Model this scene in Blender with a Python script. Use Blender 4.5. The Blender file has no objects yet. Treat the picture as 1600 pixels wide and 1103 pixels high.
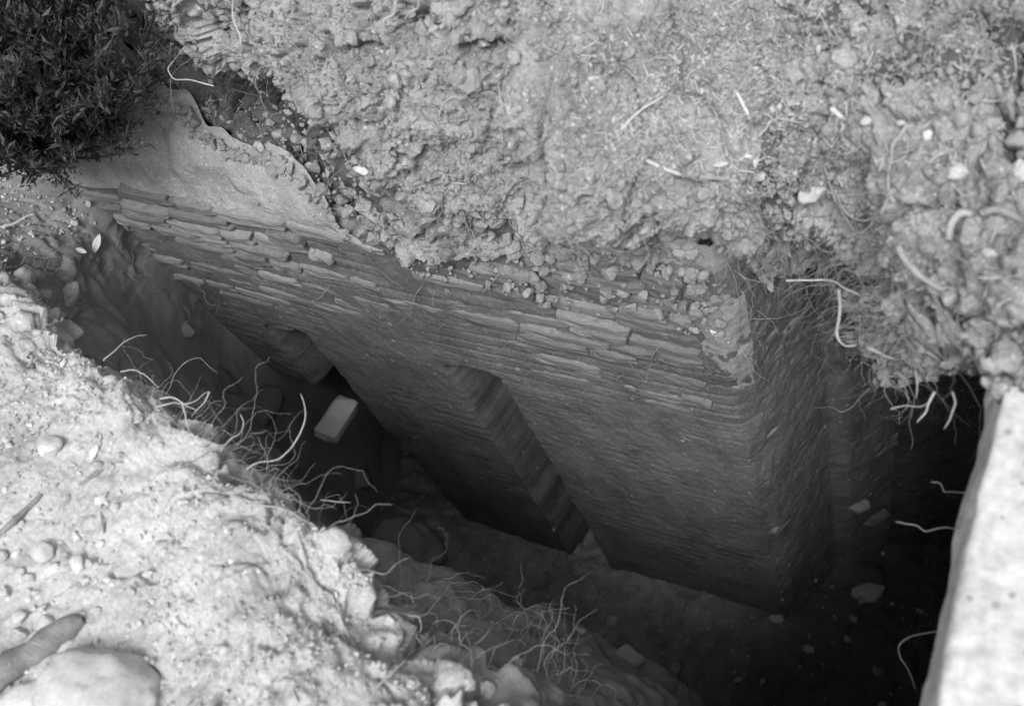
import bpy, bmesh, math
import numpy as np
from mathutils import Vector, Matrix

# ------------------------------------------------------------------ camera, world, sun, exposure
scene = bpy.context.scene
F = 1700.0                                   # focal length in pixels of a 1600 px wide frame
CAMZ = 1.45                                  # camera height above the near bank
_d = np.array([545.0, 1007.0, F]); _d /= np.linalg.norm(_d)          # straight down, in camera axes
_t = -(F * F + 49343) / 796.0
_w = np.array([_t, 49 + .25 * _t, F]); _w -= _d * _w.dot(_d); _w /= np.linalg.norm(_w)
_n = np.cross(_d, _w)
RX, RY, RZ = -_w, _n, -_d                    # world axes: along the wall, into the wall, up
CAM = np.array([0, 0, CAMZ])
def camvec(a):
    a = np.asarray(a, float); return np.array([a.dot(RX), a.dot(RY), a.dot(RZ)])
CR, CD, CF = camvec((1, 0, 0)), camvec((0, 1, 0)), camvec((0, 0, 1))
cam = bpy.data.cameras.new('camera'); camo = bpy.data.objects.new('camera', cam)
scene.collection.objects.link(camo); scene.camera = camo
camo.matrix_world = Matrix(((CR[0], -CD[0], -CF[0], 0), (CR[1], -CD[1], -CF[1], 0), (CR[2], -CD[2], -CF[2], CAMZ), (0, 0, 0, 1)))
cam.sensor_width = 36; cam.lens = F / 1600 * 36; cam.clip_start = .05; cam.clip_end = 500
cam.dof.use_dof = True; cam.dof.focus_distance = 2.5; cam.dof.aperture_fstop = 3.3

SUN_EL, SUN_AZ = math.radians(59), math.atan2(.44, -.87)           # azimuth given as atan2(x, y)
sdir = Vector((math.sin(SUN_AZ) * math.cos(SUN_EL), math.cos(SUN_AZ) * math.cos(SUN_EL), math.sin(SUN_EL)))
world = bpy.data.worlds.new('World'); scene.world = world; world.use_nodes = True
wn, wl = world.node_tree.nodes, world.node_tree.links
sky = wn.new('ShaderNodeTexSky'); sky.sky_type = 'NISHITA'; sky.sun_disc = False
sky.sun_elevation = SUN_EL; sky.sun_rotation = SUN_AZ; sky.dust_density = 3
bw = wn.new('ShaderNodeRGBToBW')             # the photograph is black and white
wl.new(sky.outputs[0], bw.inputs[0]); wl.new(bw.outputs[0], wn['Background'].inputs[0])
wn['Background'].inputs[1].default_value = .11
sun = bpy.data.lights.new('sun', 'SUN'); sun.energy = 1.5; sun.angle = math.radians(22)
suno = bpy.data.objects.new('sun', sun); scene.collection.objects.link(suno)
suno.rotation_euler = (-sdir).to_track_quat('-Z', 'Y').to_euler(); suno.location = (-3, -3, 5)
scene.view_settings.view_transform = 'Standard'; scene.view_settings.look = 'None'
scene.view_settings.exposure = .76; scene.view_settings.gamma = 1
scene.view_settings.use_curve_mapping = False
scene.cycles.max_bounces = 4; scene.cycles.diffuse_bounces = 3

# ------------------------------------------------------------------ helpers
rng = np.random.default_rng(7)
COL = scene.collection
def ray(u, v):
    return camvec(((u - 800) / F, (v - 551.5) / F, 1))
def P(u, v, y=None, z=None):
    """point seen at pixel (u, v) that lies at depth y behind the camera line or z below the camera"""
    r = ray(u, v); k = y / r[1] if y is not None else z / r[2]
    return CAM + r * k
def W(x, y, z):
    return np.array([x, y, z + CAMZ])
def sstep(a, b, x):
    t = np.clip((x - a) / (b - a), 0, 1); return t * t * (3 - 2 * t)

def _hash(ix, iy, iz, seed):
    h = (ix.astype(np.uint32) * np.uint32(374761393) + iy.astype(np.uint32) * np.uint32(668265263)
         + iz.astype(np.uint32) * np.uint32(2147483647 - 1013) + np.uint32(seed) * np.uint32(974634541))
    h = (h ^ (h >> np.uint32(13))) * np.uint32(1274126177)
    h = (h ^ (h >> np.uint32(16))) * np.uint32(2246822519)
    return ((h ^ (h >> np.uint32(15))) & np.uint32(0xffffff)).astype(np.float32) / np.float32(0xffffff)
def vnoise(p, seed=0):
    p = np.asarray(p, np.float32); i = np.floor(p).astype(np.int64); f = p - i
    f = f * f * f * (f * (f * 6 - 15) + 10)
    ix, iy, iz = i[..., 0], i[..., 1], i[..., 2]; r = 0
    for dx in (0, 1):
        for dy in (0, 1):
            for dz in (0, 1):
                wgt = (f[..., 0] if dx else 1 - f[..., 0]) * (f[..., 1] if dy else 1 - f[..., 1]) * (f[..., 2] if dz else 1 - f[..., 2])
                r = r + wgt * _hash(ix + dx, iy + dy, iz + dz, seed)
    return r * 2 - 1
def fbm(p, sc, octv=4, seed=0, gain=.5):
    a, s, r = 1.0, sc, 0
    for o in range(octv):
        r = r + a * vnoise(np.asarray(p) * s + 17.3 * o, seed + o); a *= gain; s *= 2.03
    return r
def worley(p, seed=0):
    """distance to the nearest feature point and a random value of its cell"""
    p = np.asarray(p, np.float32); i = np.floor(p).astype(np.int64); f = p - i
    best = np.full(p.shape[:-1], 9.0, np.float32); val = np.zeros_like(best)
    for dx in (-1, 0, 1):
        for dy in (-1, 0, 1):
            for dz in (-1, 0, 1):
                cx, cy, cz = i[..., 0] + dx, i[..., 1] + dy, i[..., 2] + dz
                qx = dx + _hash(cx, cy, cz, seed) - f[..., 0]
                qy = dy + _hash(cx, cy, cz, seed + 1) - f[..., 1]
                qz = dz + _hash(cx, cy, cz, seed + 2) - f[..., 2]
                d2 = qx * qx + qy * qy + qz * qz
                m = d2 < best; best = np.where(m, d2, best); val = np.where(m, _hash(cx, cy, cz, seed + 3), val)
    return np.sqrt(best), val
def lumps(p, sc, seed, keep=.6):
    """rounded clods standing out of a surface, 0..1"""
    f, v = worley(p * sc, seed)
    return np.where(v < keep, np.clip(1 - (f / .62) ** 2, 0, 1), 0) * (.4 + .6 * v / keep)

def facets(p, sc, seed, tilt=.9):
    """angular broken clods: every cell is a small plane at its own height and tilt, about -1..1"""
    p = np.asarray(p, np.float32) * np.float32(sc); i = np.floor(p).astype(np.int64); f = p - i
    best = np.full(p.shape[:-1], 9.0, np.float32); out = np.zeros_like(best)
    for dx in (-1, 0, 1):
        for dy in (-1, 0, 1):
            for dz in (-1, 0, 1):
                cx, cy, cz = i[..., 0] + dx, i[..., 1] + dy, i[..., 2] + dz
                hx, hy, hz = _hash(cx, cy, cz, seed), _hash(cx, cy, cz, seed + 1), _hash(cx, cy, cz, seed + 2)
                qx, qy, qz = dx + hx - f[..., 0], dy + hy - f[..., 1], dz + hz - f[..., 2]
                d2 = qx * qx + qy * qy + qz * qz; m = d2 < best
                t1, t2 = _hash(cx, cy, cz, seed + 3) * 2 - 1, _hash(cx, cy, cz, seed + 4) * 2 - 1
                val = (_hash(cx, cy, cz, seed + 5) * 2 - 1) * .7 + tilt * (qx * t1 + qy * t2 + qz * (hx * 2 - 1)) - .5 * d2
                best = np.where(m, d2, best); out = np.where(m, val, out)
    return out

def herm(ctrl, spans):
    """smooth curve through ctrl along axis 0 with spans[i] samples per span"""
    c = np.asarray(ctrl, float); n = len(c)
    h = np.array([np.mean(np.linalg.norm(c[i + 1] - c[i], axis=-1)) + 1e-6 for i in range(n - 1)])
    dd = [(c[i + 1] - c[i]) / h[i] for i in range(n - 1)]
    m = [dd[0]] + [(dd[i - 1] * h[i] + dd[i] * h[i - 1]) / (h[i] + h[i - 1]) for i in range(1, n - 1)] + [dd[-1]]
    out = []
    for i in range(n - 1):
        last = i == n - 2
        for t in np.linspace(0, 1, spans[i] + (1 if last else 0), endpoint=last):
            h00, h10, h01, h11 = 2*t**3-3*t*t+1, t**3-2*t*t+t, -2*t**3+3*t*t, t**3-t*t
            out.append(h00 * c[i] + h10 * h[i] * m[i] + h01 * c[i + 1] + h11 * h[i] * m[i + 1])
    return np.array(out)
def grid_normals(g):
    a = np.gradient(g, axis=1); b = np.gradient(g, axis=0)
    n = np.cross(a, b); return n / (np.linalg.norm(n, axis=-1, keepdims=True) + 1e-9)

MATS = {}
def link_obj(name, me, mat, parent=None, loc=None):
    o = bpy.data.objects.new(name, me); COL.objects.link(o)
    if mat and not me.materials: me.materials.append(MATS[mat])
    if parent: o.parent = parent
    if loc is not None: o.location = loc
    return o
def tag(o, label=None, cat=None, group=None, kind=None):
    if label: o['label'] = label
    if cat: o['category'] = cat
    if group: o['group'] = group
    if kind: o['kind'] = kind
    return o
def raw_mesh(name, v, faces, smooth=True):
    """faces: int array (n, 3) or (n, 4)"""
    v = np.asarray(v, np.float32).reshape(-1, 3); faces = np.asarray(faces, np.int32); k = faces.shape[1]
    me = bpy.data.meshes.new(name)
    me.vertices.add(len(v)); me.vertices.foreach_set('co', v.ravel())
    me.loops.add(faces.size); me.loops.foreach_set('vertex_index', faces.ravel())
    me.polygons.add(len(faces)); me.polygons.foreach_set('loop_start', np.arange(0, faces.size, k, dtype=np.int32))
    me.polygons.foreach_set('loop_total', np.full(len(faces), k, np.int32))
    me.update(calc_edges=True)
    me.polygons.foreach_set('use_smooth', np.full(len(faces), smooth))
    return me
def grid_mesh(name, g, flip=False, keep=None):
    r, c = g.shape[:2]; idx = np.arange(r * c).reshape(r, c)
    f = np.stack([idx[:-1, :-1], idx[:-1, 1:], idx[1:, 1:], idx[1:, :-1]], -1).reshape(-1, 4)
    if flip: f = f[:, ::-1]
    if keep is not None: f = f[keep[:-1, :-1].ravel()]
    return raw_mesh(name, g, f)

# ------------------------------------------------------------------ materials (grey: the photograph has no colour)
def mat(name, lo, hi, scale=8, fine=120, bump=.4, rough=.95, speck=0, speck_col=.7, stretch=None, dist=.004, rand=0, spec=.12, speck_scale=70):
    m = bpy.data.materials.new(name); m.use_nodes = True; N, L = m.node_tree.nodes, m.node_tree.links
    b = N['Principled BSDF']; b.inputs['Roughness'].default_value = rough; b.inputs['Specular IOR Level'].default_value = spec
    tc = N.new('ShaderNodeTexCoord'); src = tc.outputs['Object']
    if rand:
        oi = N.new('ShaderNodeObjectInfo'); ad = N.new('ShaderNodeVectorMath'); ad.operation = 'ADD'
        sc = N.new('ShaderNodeMath'); sc.operation = 'MULTIPLY'; sc.inputs[1].default_value = 37
        L.new(oi.outputs['Random'], sc.inputs[0]); L.new(src, ad.inputs[0]); L.new(sc.outputs[0], ad.inputs[1]); src = ad.outputs[0]
    if stretch:
        mp = N.new('ShaderNodeMapping'); mp.inputs['Scale'].default_value = stretch; L.new(src, mp.inputs[0]); src = mp.outputs[0]
    def noise(s, det, ro=.6):
        n = N.new('ShaderNodeTexNoise'); n.inputs['Scale'].default_value = s; n.inputs['Detail'].default_value = det
        n.inputs['Roughness'].default_value = ro; L.new(src, n.inputs['Vector']); return n.outputs['Fac']
    n1, n2 = noise(scale, 6, .65), noise(fine, 3)
    mx = N.new('ShaderNodeMath'); mx.operation = 'MULTIPLY_ADD'; mx.inputs[1].default_value = .45
    L.new(n2, mx.inputs[0])
    m2 = N.new('ShaderNodeMath'); m2.operation = 'MULTIPLY'; m2.inputs[1].default_value = .55; L.new(n1, m2.inputs[0]); L.new(m2.outputs[0], mx.inputs[2])
    fac = mx.outputs[0]
    if rand:
        m3 = N.new('ShaderNodeMath'); m3.operation = 'MULTIPLY_ADD'; m3.inputs[1].default_value = rand; L.new(oi.outputs['Random'], m3.inputs[0])
        m4 = N.new('ShaderNodeMath'); m4.operation = 'SUBTRACT'; m4.inputs[1].default_value = rand / 2; L.new(m3.outputs[0], m4.inputs[0])
        L.new(fac, m3.inputs[2]); fac = m4.outputs[0]
    cr = N.new('ShaderNodeValToRGB'); e = cr.color_ramp.elements
    e[0].position, e[1].position = .36, .64
    e[0].color = (lo, lo, lo, 1); e[1].color = (hi, hi, hi, 1); L.new(fac, cr.inputs[0]); col = cr.outputs[0]
    if speck:
        vo = N.new('ShaderNodeTexVoronoi'); vo.inputs['Scale'].default_value = speck_scale; L.new(src, vo.inputs['Vector'])
        sp = N.new('ShaderNodeSeparateColor'); L.new(vo.outputs['Color'], sp.inputs[0])
        lt = N.new('ShaderNodeMath'); lt.operation = 'LESS_THAN'; lt.inputs[1].default_value = speck; L.new(sp.outputs[0], lt.inputs[0])
        l2 = N.new('ShaderNodeMath'); l2.operation = 'LESS_THAN'; l2.inputs[1].default_value = .33; L.new(vo.outputs['Distance'], l2.inputs[0])
        an = N.new('ShaderNodeMath'); an.operation = 'MULTIPLY'; L.new(lt.outputs[0], an.inputs[0]); L.new(l2.outputs[0], an.inputs[1])
        mi = N.new('ShaderNodeMix'); mi.data_type = 'RGBA'; L.new(an.outputs[0], mi.inputs['Factor']); L.new(col, mi.inputs['A'])
        mi.inputs['B'].default_value = (speck_col,) * 3 + (1,); col = mi.outputs['Result']
    L.new(col, b.inputs['Base Color'])
    if bump:
        bp = N.new('ShaderNodeBump'); bp.inputs['Strength'].default_value = bump; bp.inputs['Distance'].default_value = dist
        L.new(fac, bp.inputs['Height']); L.new(bp.outputs[0], b.inputs['Normal'])
    MATS[name] = m; return m
mat('upper_soil', .17, .44, 11, 190, .9, speck=.05, speck_col=.5, speck_scale=110)
mat('near_soil', .32, .64, 6, 150, .7, speck=.03, speck_col=.68, speck_scale=90)
mat('floor_soil', .17, .38, 12, 120, .9, speck=.04, speck_col=.4, speck_scale=60)
mat('wall', .10, .25, 10, 170, .55, stretch=(1, 1, .75), speck=.03, speck_col=.34, speck_scale=60)
mat('mortar', .20, .43, 7, 220, .5, speck=.05, speck_col=.52, speck_scale=170, dist=.003)
mat('brick', .17, .39, 12, 150, .8, rand=.22, stretch=(1, 1, 2))
mat('concrete', .42, .74, 6, 70, .8, speck=.06, speck_col=.34, speck_scale=70)
mat('pale_stone', .45, .62, 14, 140, .3, rough=.85, rand=.15)
mat('white_stone', .48, .74, 16, 140, .3, rough=.85, rand=.12)
mat('grey_stone', .25, .36, 14, 140, .4, rough=.9, rand=.2)
mat('dark_stone', .12, .18, 14, 140, .4, rough=.9, rand=.2)
mat('root_pale', .36, .58, 40, 300, .3, rough=.8, rand=.15)
mat('root_mid', .26, .44, 40, 300, .3, rough=.8, rand=.2)
mat('root_fine', .22, .42, 30, 300, 0, rough=.85)
mat('grit', .36, .56, 30, 200, .3, rough=.9); mat('wood', .15, .32, 14, 120, .6, stretch=(.3, 2.5, 2.5), rough=.85)
mat('straw', .40, .68, 40, 300, 0, rough=.75, rand=.2)
mat('leaf_dark', .025, .12, 25, 200, 0, rough=.5, spec=.35)
mat('stem', .05, .10, 30, 200, .3)

# ------------------------------------------------------------------ the ground above the wall and its cut face
def LB(u, v):
    r = ray(u, v); k = 2.775 / (r[1] - r[2]); return CAM + r * k + np.array([0, .010, -.010])
C = [  # per column: back, top, rim, lip, tuck under the lip, base
 (W(-4.2, 3.6, -1.0), W(-3.5, 2.3, -1.0), W(-3.4, 1.6, -1.1), W(-3.3, 1.45, -1.42), W(-3.3, 1.6, -1.5), W(-3.3, 1.4, -1.9)),
 (W(-3.0, 3.6, -1.0), W(-2.5, 2.2, -1.0), W(-2.4, 1.55, -1.12), W(-2.3, 1.38, -1.42), W(-2.3, 1.6, -1.48), W(-2.3, 1.36, -1.62)),
 (W(-2.5, 3.6, -1.0), W(-2.1, 2.1, -1.02), P(205, -75, z=-1.16), P(214, -16, z=-1.42), W(-1.95, 1.30, -1.44), LB(192, 80)),
 (W(-2.0, 3.6, -1.0), W(-1.6, 1.8, -1.05), P(330, -60, z=-1.16), P(366, 92, y=1.10), W(-1.66, 1.22, -1.48), LB(292, 184)),
 (W(-1.7, 3.6, -1.0), W(-1.4, 1.7, -1.05), P(440, -50, z=-1.15), P(490, 156, y=.99), W(-1.42, 1.12, -1.53), LB(420, 258)),
 (W(-1.3, 3.6, -1.0), W(-1.15, 1.6, -1.06), P(560, 0, z=-1.15), P(592, 254, y=.94), W(-1.18, 1.00, -1.60), W(-1.22, .995, -1.77)),
 (W(-1.0, 3.6, -1.0), W(-.95, 1.55, -1.07), P(690, 40, z=-1.16), P(690, 308, y=.955), W(-1.01, .995, -1.60), W(-1.04, .99, -1.73)),
 (W(-.8, 3.6, -1.0), W(-.8, 1.5, -1.08), P(800, 80, z=-1.19), P(800, 335, y=.975), W(-.87, 1.01, -1.60), W(-.87, 1.0, -1.68)),
 (W(-.5, 3.6, -1.0), W(-.62, 1.45, -1.12), P(980, 220, z=-1.33), P(1000, 358, y=.985), W(-.62, 1.015, -1.58), W(-.63, 1.005, -1.66)),
 (W(-.2, 3.6, -1.0), W(-.48, 1.42, -1.15), P(1130, 290, z=-1.40), P(1120, 350, y=1.0), W(-.49, 1.03, -1.55), W(-.50, 1.03, -1.62)),
 (W(.0, 3.6, -1.0), W(-.38, 1.42, -1.16), P(1230, 295, z=-1.44), P(1220, 400, y=1.12), W(-.445, 1.16, -1.84), W(-.45, 1.22, -2.0)),
 (W(.2, 3.6, -1.0), W(-.28, 1.42, -1.17), P(1310, 325, z=-1.44), P(1300, 440, y=1.17), W(-.36, 1.45, -1.98), W(-.36, 1.9, -3.2)),
 (W(.4, 3.6, -1.0), W(-.18, 1.40, -1.17), P(1375, 410, z=-1.41), P(1350, 550, y=.97), W(-.25, 1.35, -1.9), W(-.25, 1.95, -3.9)),
 (W(.6, 3.6, -1.0), W(-.08, 1.40, -1.17), P(1455, 470, z=-1.35), P(1430, 605, y=.82), W(-.12, 1.15, -1.78), W(-.12, 1.95, -3.95)),
 (W(.8, 3.6, -1.0), W(.03, 1.40, -1.16), P(1535, 510, z=-1.27), P(1525, 605, z=-1.38), W(-.02, 1.05, -1.66), W(.0, 1.95, -3.95)),
 (W(1.2, 3.6, -1.0), W(.35, 1.45, -1.15), W(.30, .92, -1.255), W(.30, .80, -1.34), W(.30, 1.0, -1.6), W(.3, 1.95, -3.9)),
 (W(2.6, 3.6, -1.0), W(1.5, 1.6, -1.15), W(1.5, .95, -1.25), W(1.5, .75, -1.40), W(1.5, .85, -1.7), W(1.5, 1.9, -3.9)),
]
ctrl = np.array(C).transpose(1, 0, 2)                    # rows x columns
mid = (ctrl[2] + ctrl[3]) / 2 + np.array([0, -.018, -.012])
mid[:6] += np.array([0, .02, .02])
ctrl = np.concatenate([ctrl[:3], mid[None], ctrl[3:]], 0)
colspans = [14, 26, 34, 60, 50, 56, 56, 52, 84, 56, 46, 40, 46, 44, 46, 30]
rowspans = [24, 150, 80, 80, 44, 40]
tmp = herm(ctrl, rowspans)                               # (rows, cols, 3)
S = herm(tmp.transpose(1, 0, 2), colspans).transpose(1, 0, 2)
Sn = grid_normals(S)
if Sn[60, 300, 2] < 0: Sn = -Sn
rowid = np.cumsum([0] + rowspans); rr = np.arange(S.shape[0])
face = sstep(rowid[2] - 25, rowid[2] + 20, rr)[:, None] * (1 - .5 * sstep(rowid[5], rowid[6], rr)[:, None])
flat = 1 - sstep(rowid[2] - 20, rowid[2] + 12, rr)[:, None]
X_, Y_, Z_ = S[..., 0], S[..., 1], S[..., 2]
# the right half of the cut stands proud of the left along an almost upright crease
crease = sstep(-.79, -.765, X_ + .03 * fbm(S, 9, 3, 3) + .10 * (Z_ - .1)) * (1 - sstep(-.70, -.40, X_)) - .45 * sstep(-.95, -.80, X_) * (1 - sstep(-.80, -.765, X_))
D = crease * .11 * sstep(rowid[2] - 30, rowid[2] + 10, rr)[:, None] * (1 - sstep(rowid[3] - 10, rowid[4] + 2, rr))[:, None]
warp = S + .014 * np.stack([fbm(S, 7, 3, 11), fbm(S, 7, 3, 12), fbm(S, 7, 3, 13)], -1)
strata = warp * np.array([.9, 1, 1.2])
D = D + .030 * fbm(S, 4, 4, 20) + .014 * face * fbm(strata, 9, 4, 21)
D = D + face * .022 * fbm(strata, 5.5, 2, 24); rid = np.abs(fbm(strata, 5, 4, 25)); D = D - .040 * face * sstep(.10, 0, rid) - .034 * face * sstep(.09, 0, np.abs(fbm(warp * np.array([1.5, 1.5, .45]), 5, 3, 26)))          # ragged clefts in the cut
D = D + face * (.016 * facets(strata, 6.5, 30, .6) + .015 * facets(strata, 12, 31, .7) + .011 * facets(warp, 24, 35) + .006 * facets(S, 50, 37) + .008 * lumps(warp, 9, 36, .5))
patch = sstep(-.1, .35, fbm(S, 3.5, 3, 40))                            # finer, smoother ground in patches
D = D + flat * ((.35 + .65 * patch) * (.006 * facets(warp, 26, 41) + .005 * facets(S, 60, 45) + .008 * lumps(warp, 20, 47, .15)) - .016 * sstep(.10, 0, np.abs(fbm(warp, 6, 3, 48))))
D = D + .0045 * fbm(S, 60, 3, 55) + .0028 * facets(S, 105, 57)
pile = sstep(-.50, -.30, X_) * (1 - sstep(rowid[5] - 10, rowid[5] + 20, rr))[:, None]   # crumbly root-bound heap by the slab
D = D + pile * (.010 * lumps(warp, 14, 61, .4) + .014 * facets(warp, 13, 62) + .013 * facets(S, 30, 65) - .035 * sstep(.20, 0, np.abs(fbm(warp, 7, 3, 66))))
for hu, hv, hz, hr, hd in ((1592, 2, -1.17, .035, .10), (1335, 66, -1.17, .022, .05), (1290, 70, -1.17, .012, .03), (1165, 258, -1.30, .022, .03), (1580, 352, -1.24, .02, .06), (1300, 330, -1.42, .03, .04)):
    hc = P(hu, hv, z=hz); D = D - hd * np.exp(-((X_ - hc[0]) ** 2 + (Y_ - hc[1]) ** 2) / hr ** 2) * flat   # animal holes and hollows
D = D * sstep(0, 30, rr)[:, None]
S = S + Sn * D[..., None]
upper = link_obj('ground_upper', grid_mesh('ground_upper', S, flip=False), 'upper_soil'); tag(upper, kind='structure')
mat('damp_soil', .22, .33, 8, 130, .6, speck=.05, speck_col=.34); upper.data.materials.append(mat('humus_shade', .07, .15, 9, 130, .8, speck=.05, speck_col=.3))
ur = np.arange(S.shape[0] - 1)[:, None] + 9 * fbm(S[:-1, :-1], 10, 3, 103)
upper.data.polygons.foreach_set('material_index', ((ur > rowid[4] + 14) & (X_[:-1, :-1] < -1.22) | (X_[:-1, :-1] > -.46) & (ur > rowid[5]) | (X_[:-1, :-1] > -.42) & (X_[:-1, :-1] < .35) & (fbm(S[:-1, :-1], 5, 4, 104) > .22) ).astype(np.int32).ravel())  # humus patches; under the lips the dark tone also paints in overhang shade
Sn2 = grid_normals(S)
if Sn2[60, 300, 2] < 0: Sn2 = -Sn2

# ------------------------------------------------------------------ the near bank: it rounds the trench on the slab side, the near side and the far left end
NB = [  # rim point, outward direction, foot offset into the trench, undercut, rim-to-back rise
 (W(.30, 2.2, -1.50), (1, 0), .05, 0), (W(.10, 1.5, -1.50), (1, 0), .05, .0), (W(.075, .9, -1.50), (1, 0), .04, .0), (W(.07, .35, -1.50), (1, -.1), .03, .0),
 (W(.0, .07, -1.50), (.3, -1), .12, -.02), (W(-.33, .06, -1.49), (0, -1), .36, -.07),
 (P(690, 1100, z=-1.5), (-.2, -1), .42, -.09), (P(592, 965, z=-1.49), (-.3, -.95), .42, -.06), (P(535, 862, z=-1.47), (-.3, -.95), .34, -.03),
 (P(425, 772, z=-1.46), (-.32, -.95), .26, .0), (P(322, 688, z=-1.45), (-.3, -.95), .20, .02), (P(235, 622, z=-1.45), (-.3, -.95), .12, .03),
 (P(150, 570, z=-1.46), (-.35, -.94), .10, .03), (P(80, 510, z=-1.47), (-.55, -.8), .10, .02), (P(18, 455, z=-1.50), (-.8, -.6), .10, .0),
 (P(30, 412, z=-1.65), (-.95, -.3), .16, -.05), (P(92, 372, z=-1.80), (-1, 0), .12, -.05), (P(140, 335, z=-1.86), (-1, .0), .10, -.03), (W(-2.32, 1.4, -1.8), (-1, .2), .08, 0)]
rows = [[], [], [], [], [], [], []]
for i, (p, o, foot, cut) in enumerate(NB):
    o = np.array([o[0], o[1], 0.0]); o /= np.linalg.norm(o); zc = p[2] - CAMZ
    under = i < 5
    bz = [-1.50, -1.50, -1.50] if under else ([-1.33, -1.38, -1.41] if i < 14 else [-1.3, -1.4, zc + .12])
    rows[0].append(np.r_[(p + o * 2.6)[:2], bz[0] + CAMZ]); rows[1].append(np.r_[(p + o * .95)[:2], bz[1] + CAMZ]); rows[2].append(np.r_[(p + o * .26)[:2], bz[2] + CAMZ])
    rows[3].append(p)
    rows[4].append(np.r_[(p + o * cut)[:2], p[2] - .22])
    rows[5].append(np.r_[(p + o * (cut - foot) * .55)[:2], p[2] - 1.0 if i < 15 else p[2] - .8]); rows[6].append(np.r_[(p - o * foot)[:2], -4.0 + CAMZ])
nctrl = np.array(rows); nrs = [26, 110, 100, 40, 60, 50]
ncs = [14, 16, 16, 18, 26, 44, 44, 40, 46, 44, 38, 36, 34, 34, 30, 26, 24, 20]
Nn = herm(herm(nctrl, nrs).transpose(1, 0, 2), ncs).transpose(1, 0, 2)
nn = grid_normals(Nn)
if nn[80, 250, 2] < 0: nn = -nn
ri = np.cumsum([0] + nrs); r2 = np.arange(Nn.shape[0])
topm = (1 - sstep(ri[3], ri[3] + 25, r2))[:, None]; side = 1 - topm
wp = Nn + .03 * np.stack([fbm(Nn, 7, 3, 71), fbm(Nn, 7, 3, 72), fbm(Nn, 7, 3, 73)], -1)
D = .028 * fbm(Nn, 4, 4, 80) + .0035 * fbm(Nn, 45, 3, 81)
npat = sstep(-.2, .3, fbm(Nn, 3.2, 3, 84))
D = D + topm * (.016 * lumps(wp, 8, 85, .4) + (.25 + .75 * npat) * (.005 * facets(wp, 18, 88) + .0025 * facets(Nn, 48, 91)) - .016 * sstep(.10, 0, np.abs(fbm(wp, 5, 4, 93))) + .010 * facets(wp, 8, 86) + .0018 * facets(Nn, 100, 94))
endc = 1
edge = (sstep(ri[2] + 40, ri[3], r2) * (1 - sstep(ri[3] + 30, ri[4] + 20, r2)))[:, None]
D = D + edge * (.030 * lumps(wp, 8, 95, .6) + .014 * facets(wp, 16, 96) - .030 * sstep(.25, 0, np.abs(fbm(wp, 7, 3, 97))))
endcol = 1 - .85 * sstep(np.cumsum(ncs)[13], np.cumsum(ncs)[15], np.arange(Nn.shape[1]))[None, :]
D = D + endcol * side * (.02 * lumps(wp, 10, 99, .6) + .03 * fbm(wp, 5, 3, 98))
D = D * (1 - .65 * sstep(np.cumsum(ncs)[13], np.cumsum(ncs)[15], np.arange(Nn.shape[1]))[None, :]); und = sstep(-.25, .0, Nn[..., 0]); D = D * (1 - .95 * und)
Nn = Nn + nn * D[..., None]
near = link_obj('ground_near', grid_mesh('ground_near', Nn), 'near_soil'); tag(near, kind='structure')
nn2 = grid_normals(Nn)
if nn2[80, 250, 2] < 0: nn2 = -nn2
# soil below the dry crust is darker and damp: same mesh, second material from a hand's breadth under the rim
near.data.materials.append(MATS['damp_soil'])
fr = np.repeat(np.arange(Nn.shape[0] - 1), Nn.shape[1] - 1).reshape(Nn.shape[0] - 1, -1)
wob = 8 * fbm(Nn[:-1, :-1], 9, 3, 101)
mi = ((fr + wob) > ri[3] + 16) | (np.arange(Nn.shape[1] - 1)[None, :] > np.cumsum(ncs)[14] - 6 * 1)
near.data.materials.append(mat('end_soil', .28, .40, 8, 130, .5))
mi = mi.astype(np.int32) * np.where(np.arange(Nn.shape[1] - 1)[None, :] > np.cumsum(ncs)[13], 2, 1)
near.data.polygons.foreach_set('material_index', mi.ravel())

# ------------------------------------------------------------------ the trench floor
gx, gy = np.meshgrid(np.linspace(-3.3, .5, 330), np.linspace(-.5, 2.3, 240))
Fl = np.stack([gx, gy, np.full_like(gx, -3.9 + CAMZ)], -1)
h = .05 * fbm(Fl, 2.5, 4, 111) + .022 * lumps(Fl, 7, 115, .45) + .018 * facets(Fl, 14, 116) + .008 * facets(Fl, 32, 119) + .02 * sstep(.75, 1.0, gy + .1 * fbm(Fl, 6, 3, 112)) + .008 * fbm(Fl, 25, 3, 117) + .006 * lumps(Fl, 30, 118, .4)
def bumpat(u, v, rad, hh, z=-3.85):
    c = P(u, v, z=z); q = ((gx - c[0]) ** 2 + (gy - c[1]) ** 2) / rad ** 2
    return hh * np.exp(-q)
h = h + bumpat(640, 860, .17, .26) + bumpat(720, 900, .16, .10) + bumpat(560, 740, .12, .06) + .30 * sstep(.6, .2, gy) * sstep(-.5, -.9, gx)
h = h + .05 * sstep(-1.9, -2.1, gx)
Fl[..., 2] += h + .02 * lumps(Fl, 14, 121, .4) * np.clip(bumpat(640, 860, .22, 1), 0, 1)
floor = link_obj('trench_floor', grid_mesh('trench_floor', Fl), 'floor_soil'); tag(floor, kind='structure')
_m = MATS['floor_soil']; _N, _L = _m.node_tree.nodes, _m.node_tree.links       # colour darkened towards the closed end, painting in the pit's shade
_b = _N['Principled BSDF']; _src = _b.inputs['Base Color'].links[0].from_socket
_tc = _N.new('ShaderNodeTexCoord'); _sx = _N.new('ShaderNodeSeparateXYZ'); _L.new(_tc.outputs['Object'], _sx.inputs[0])
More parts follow.
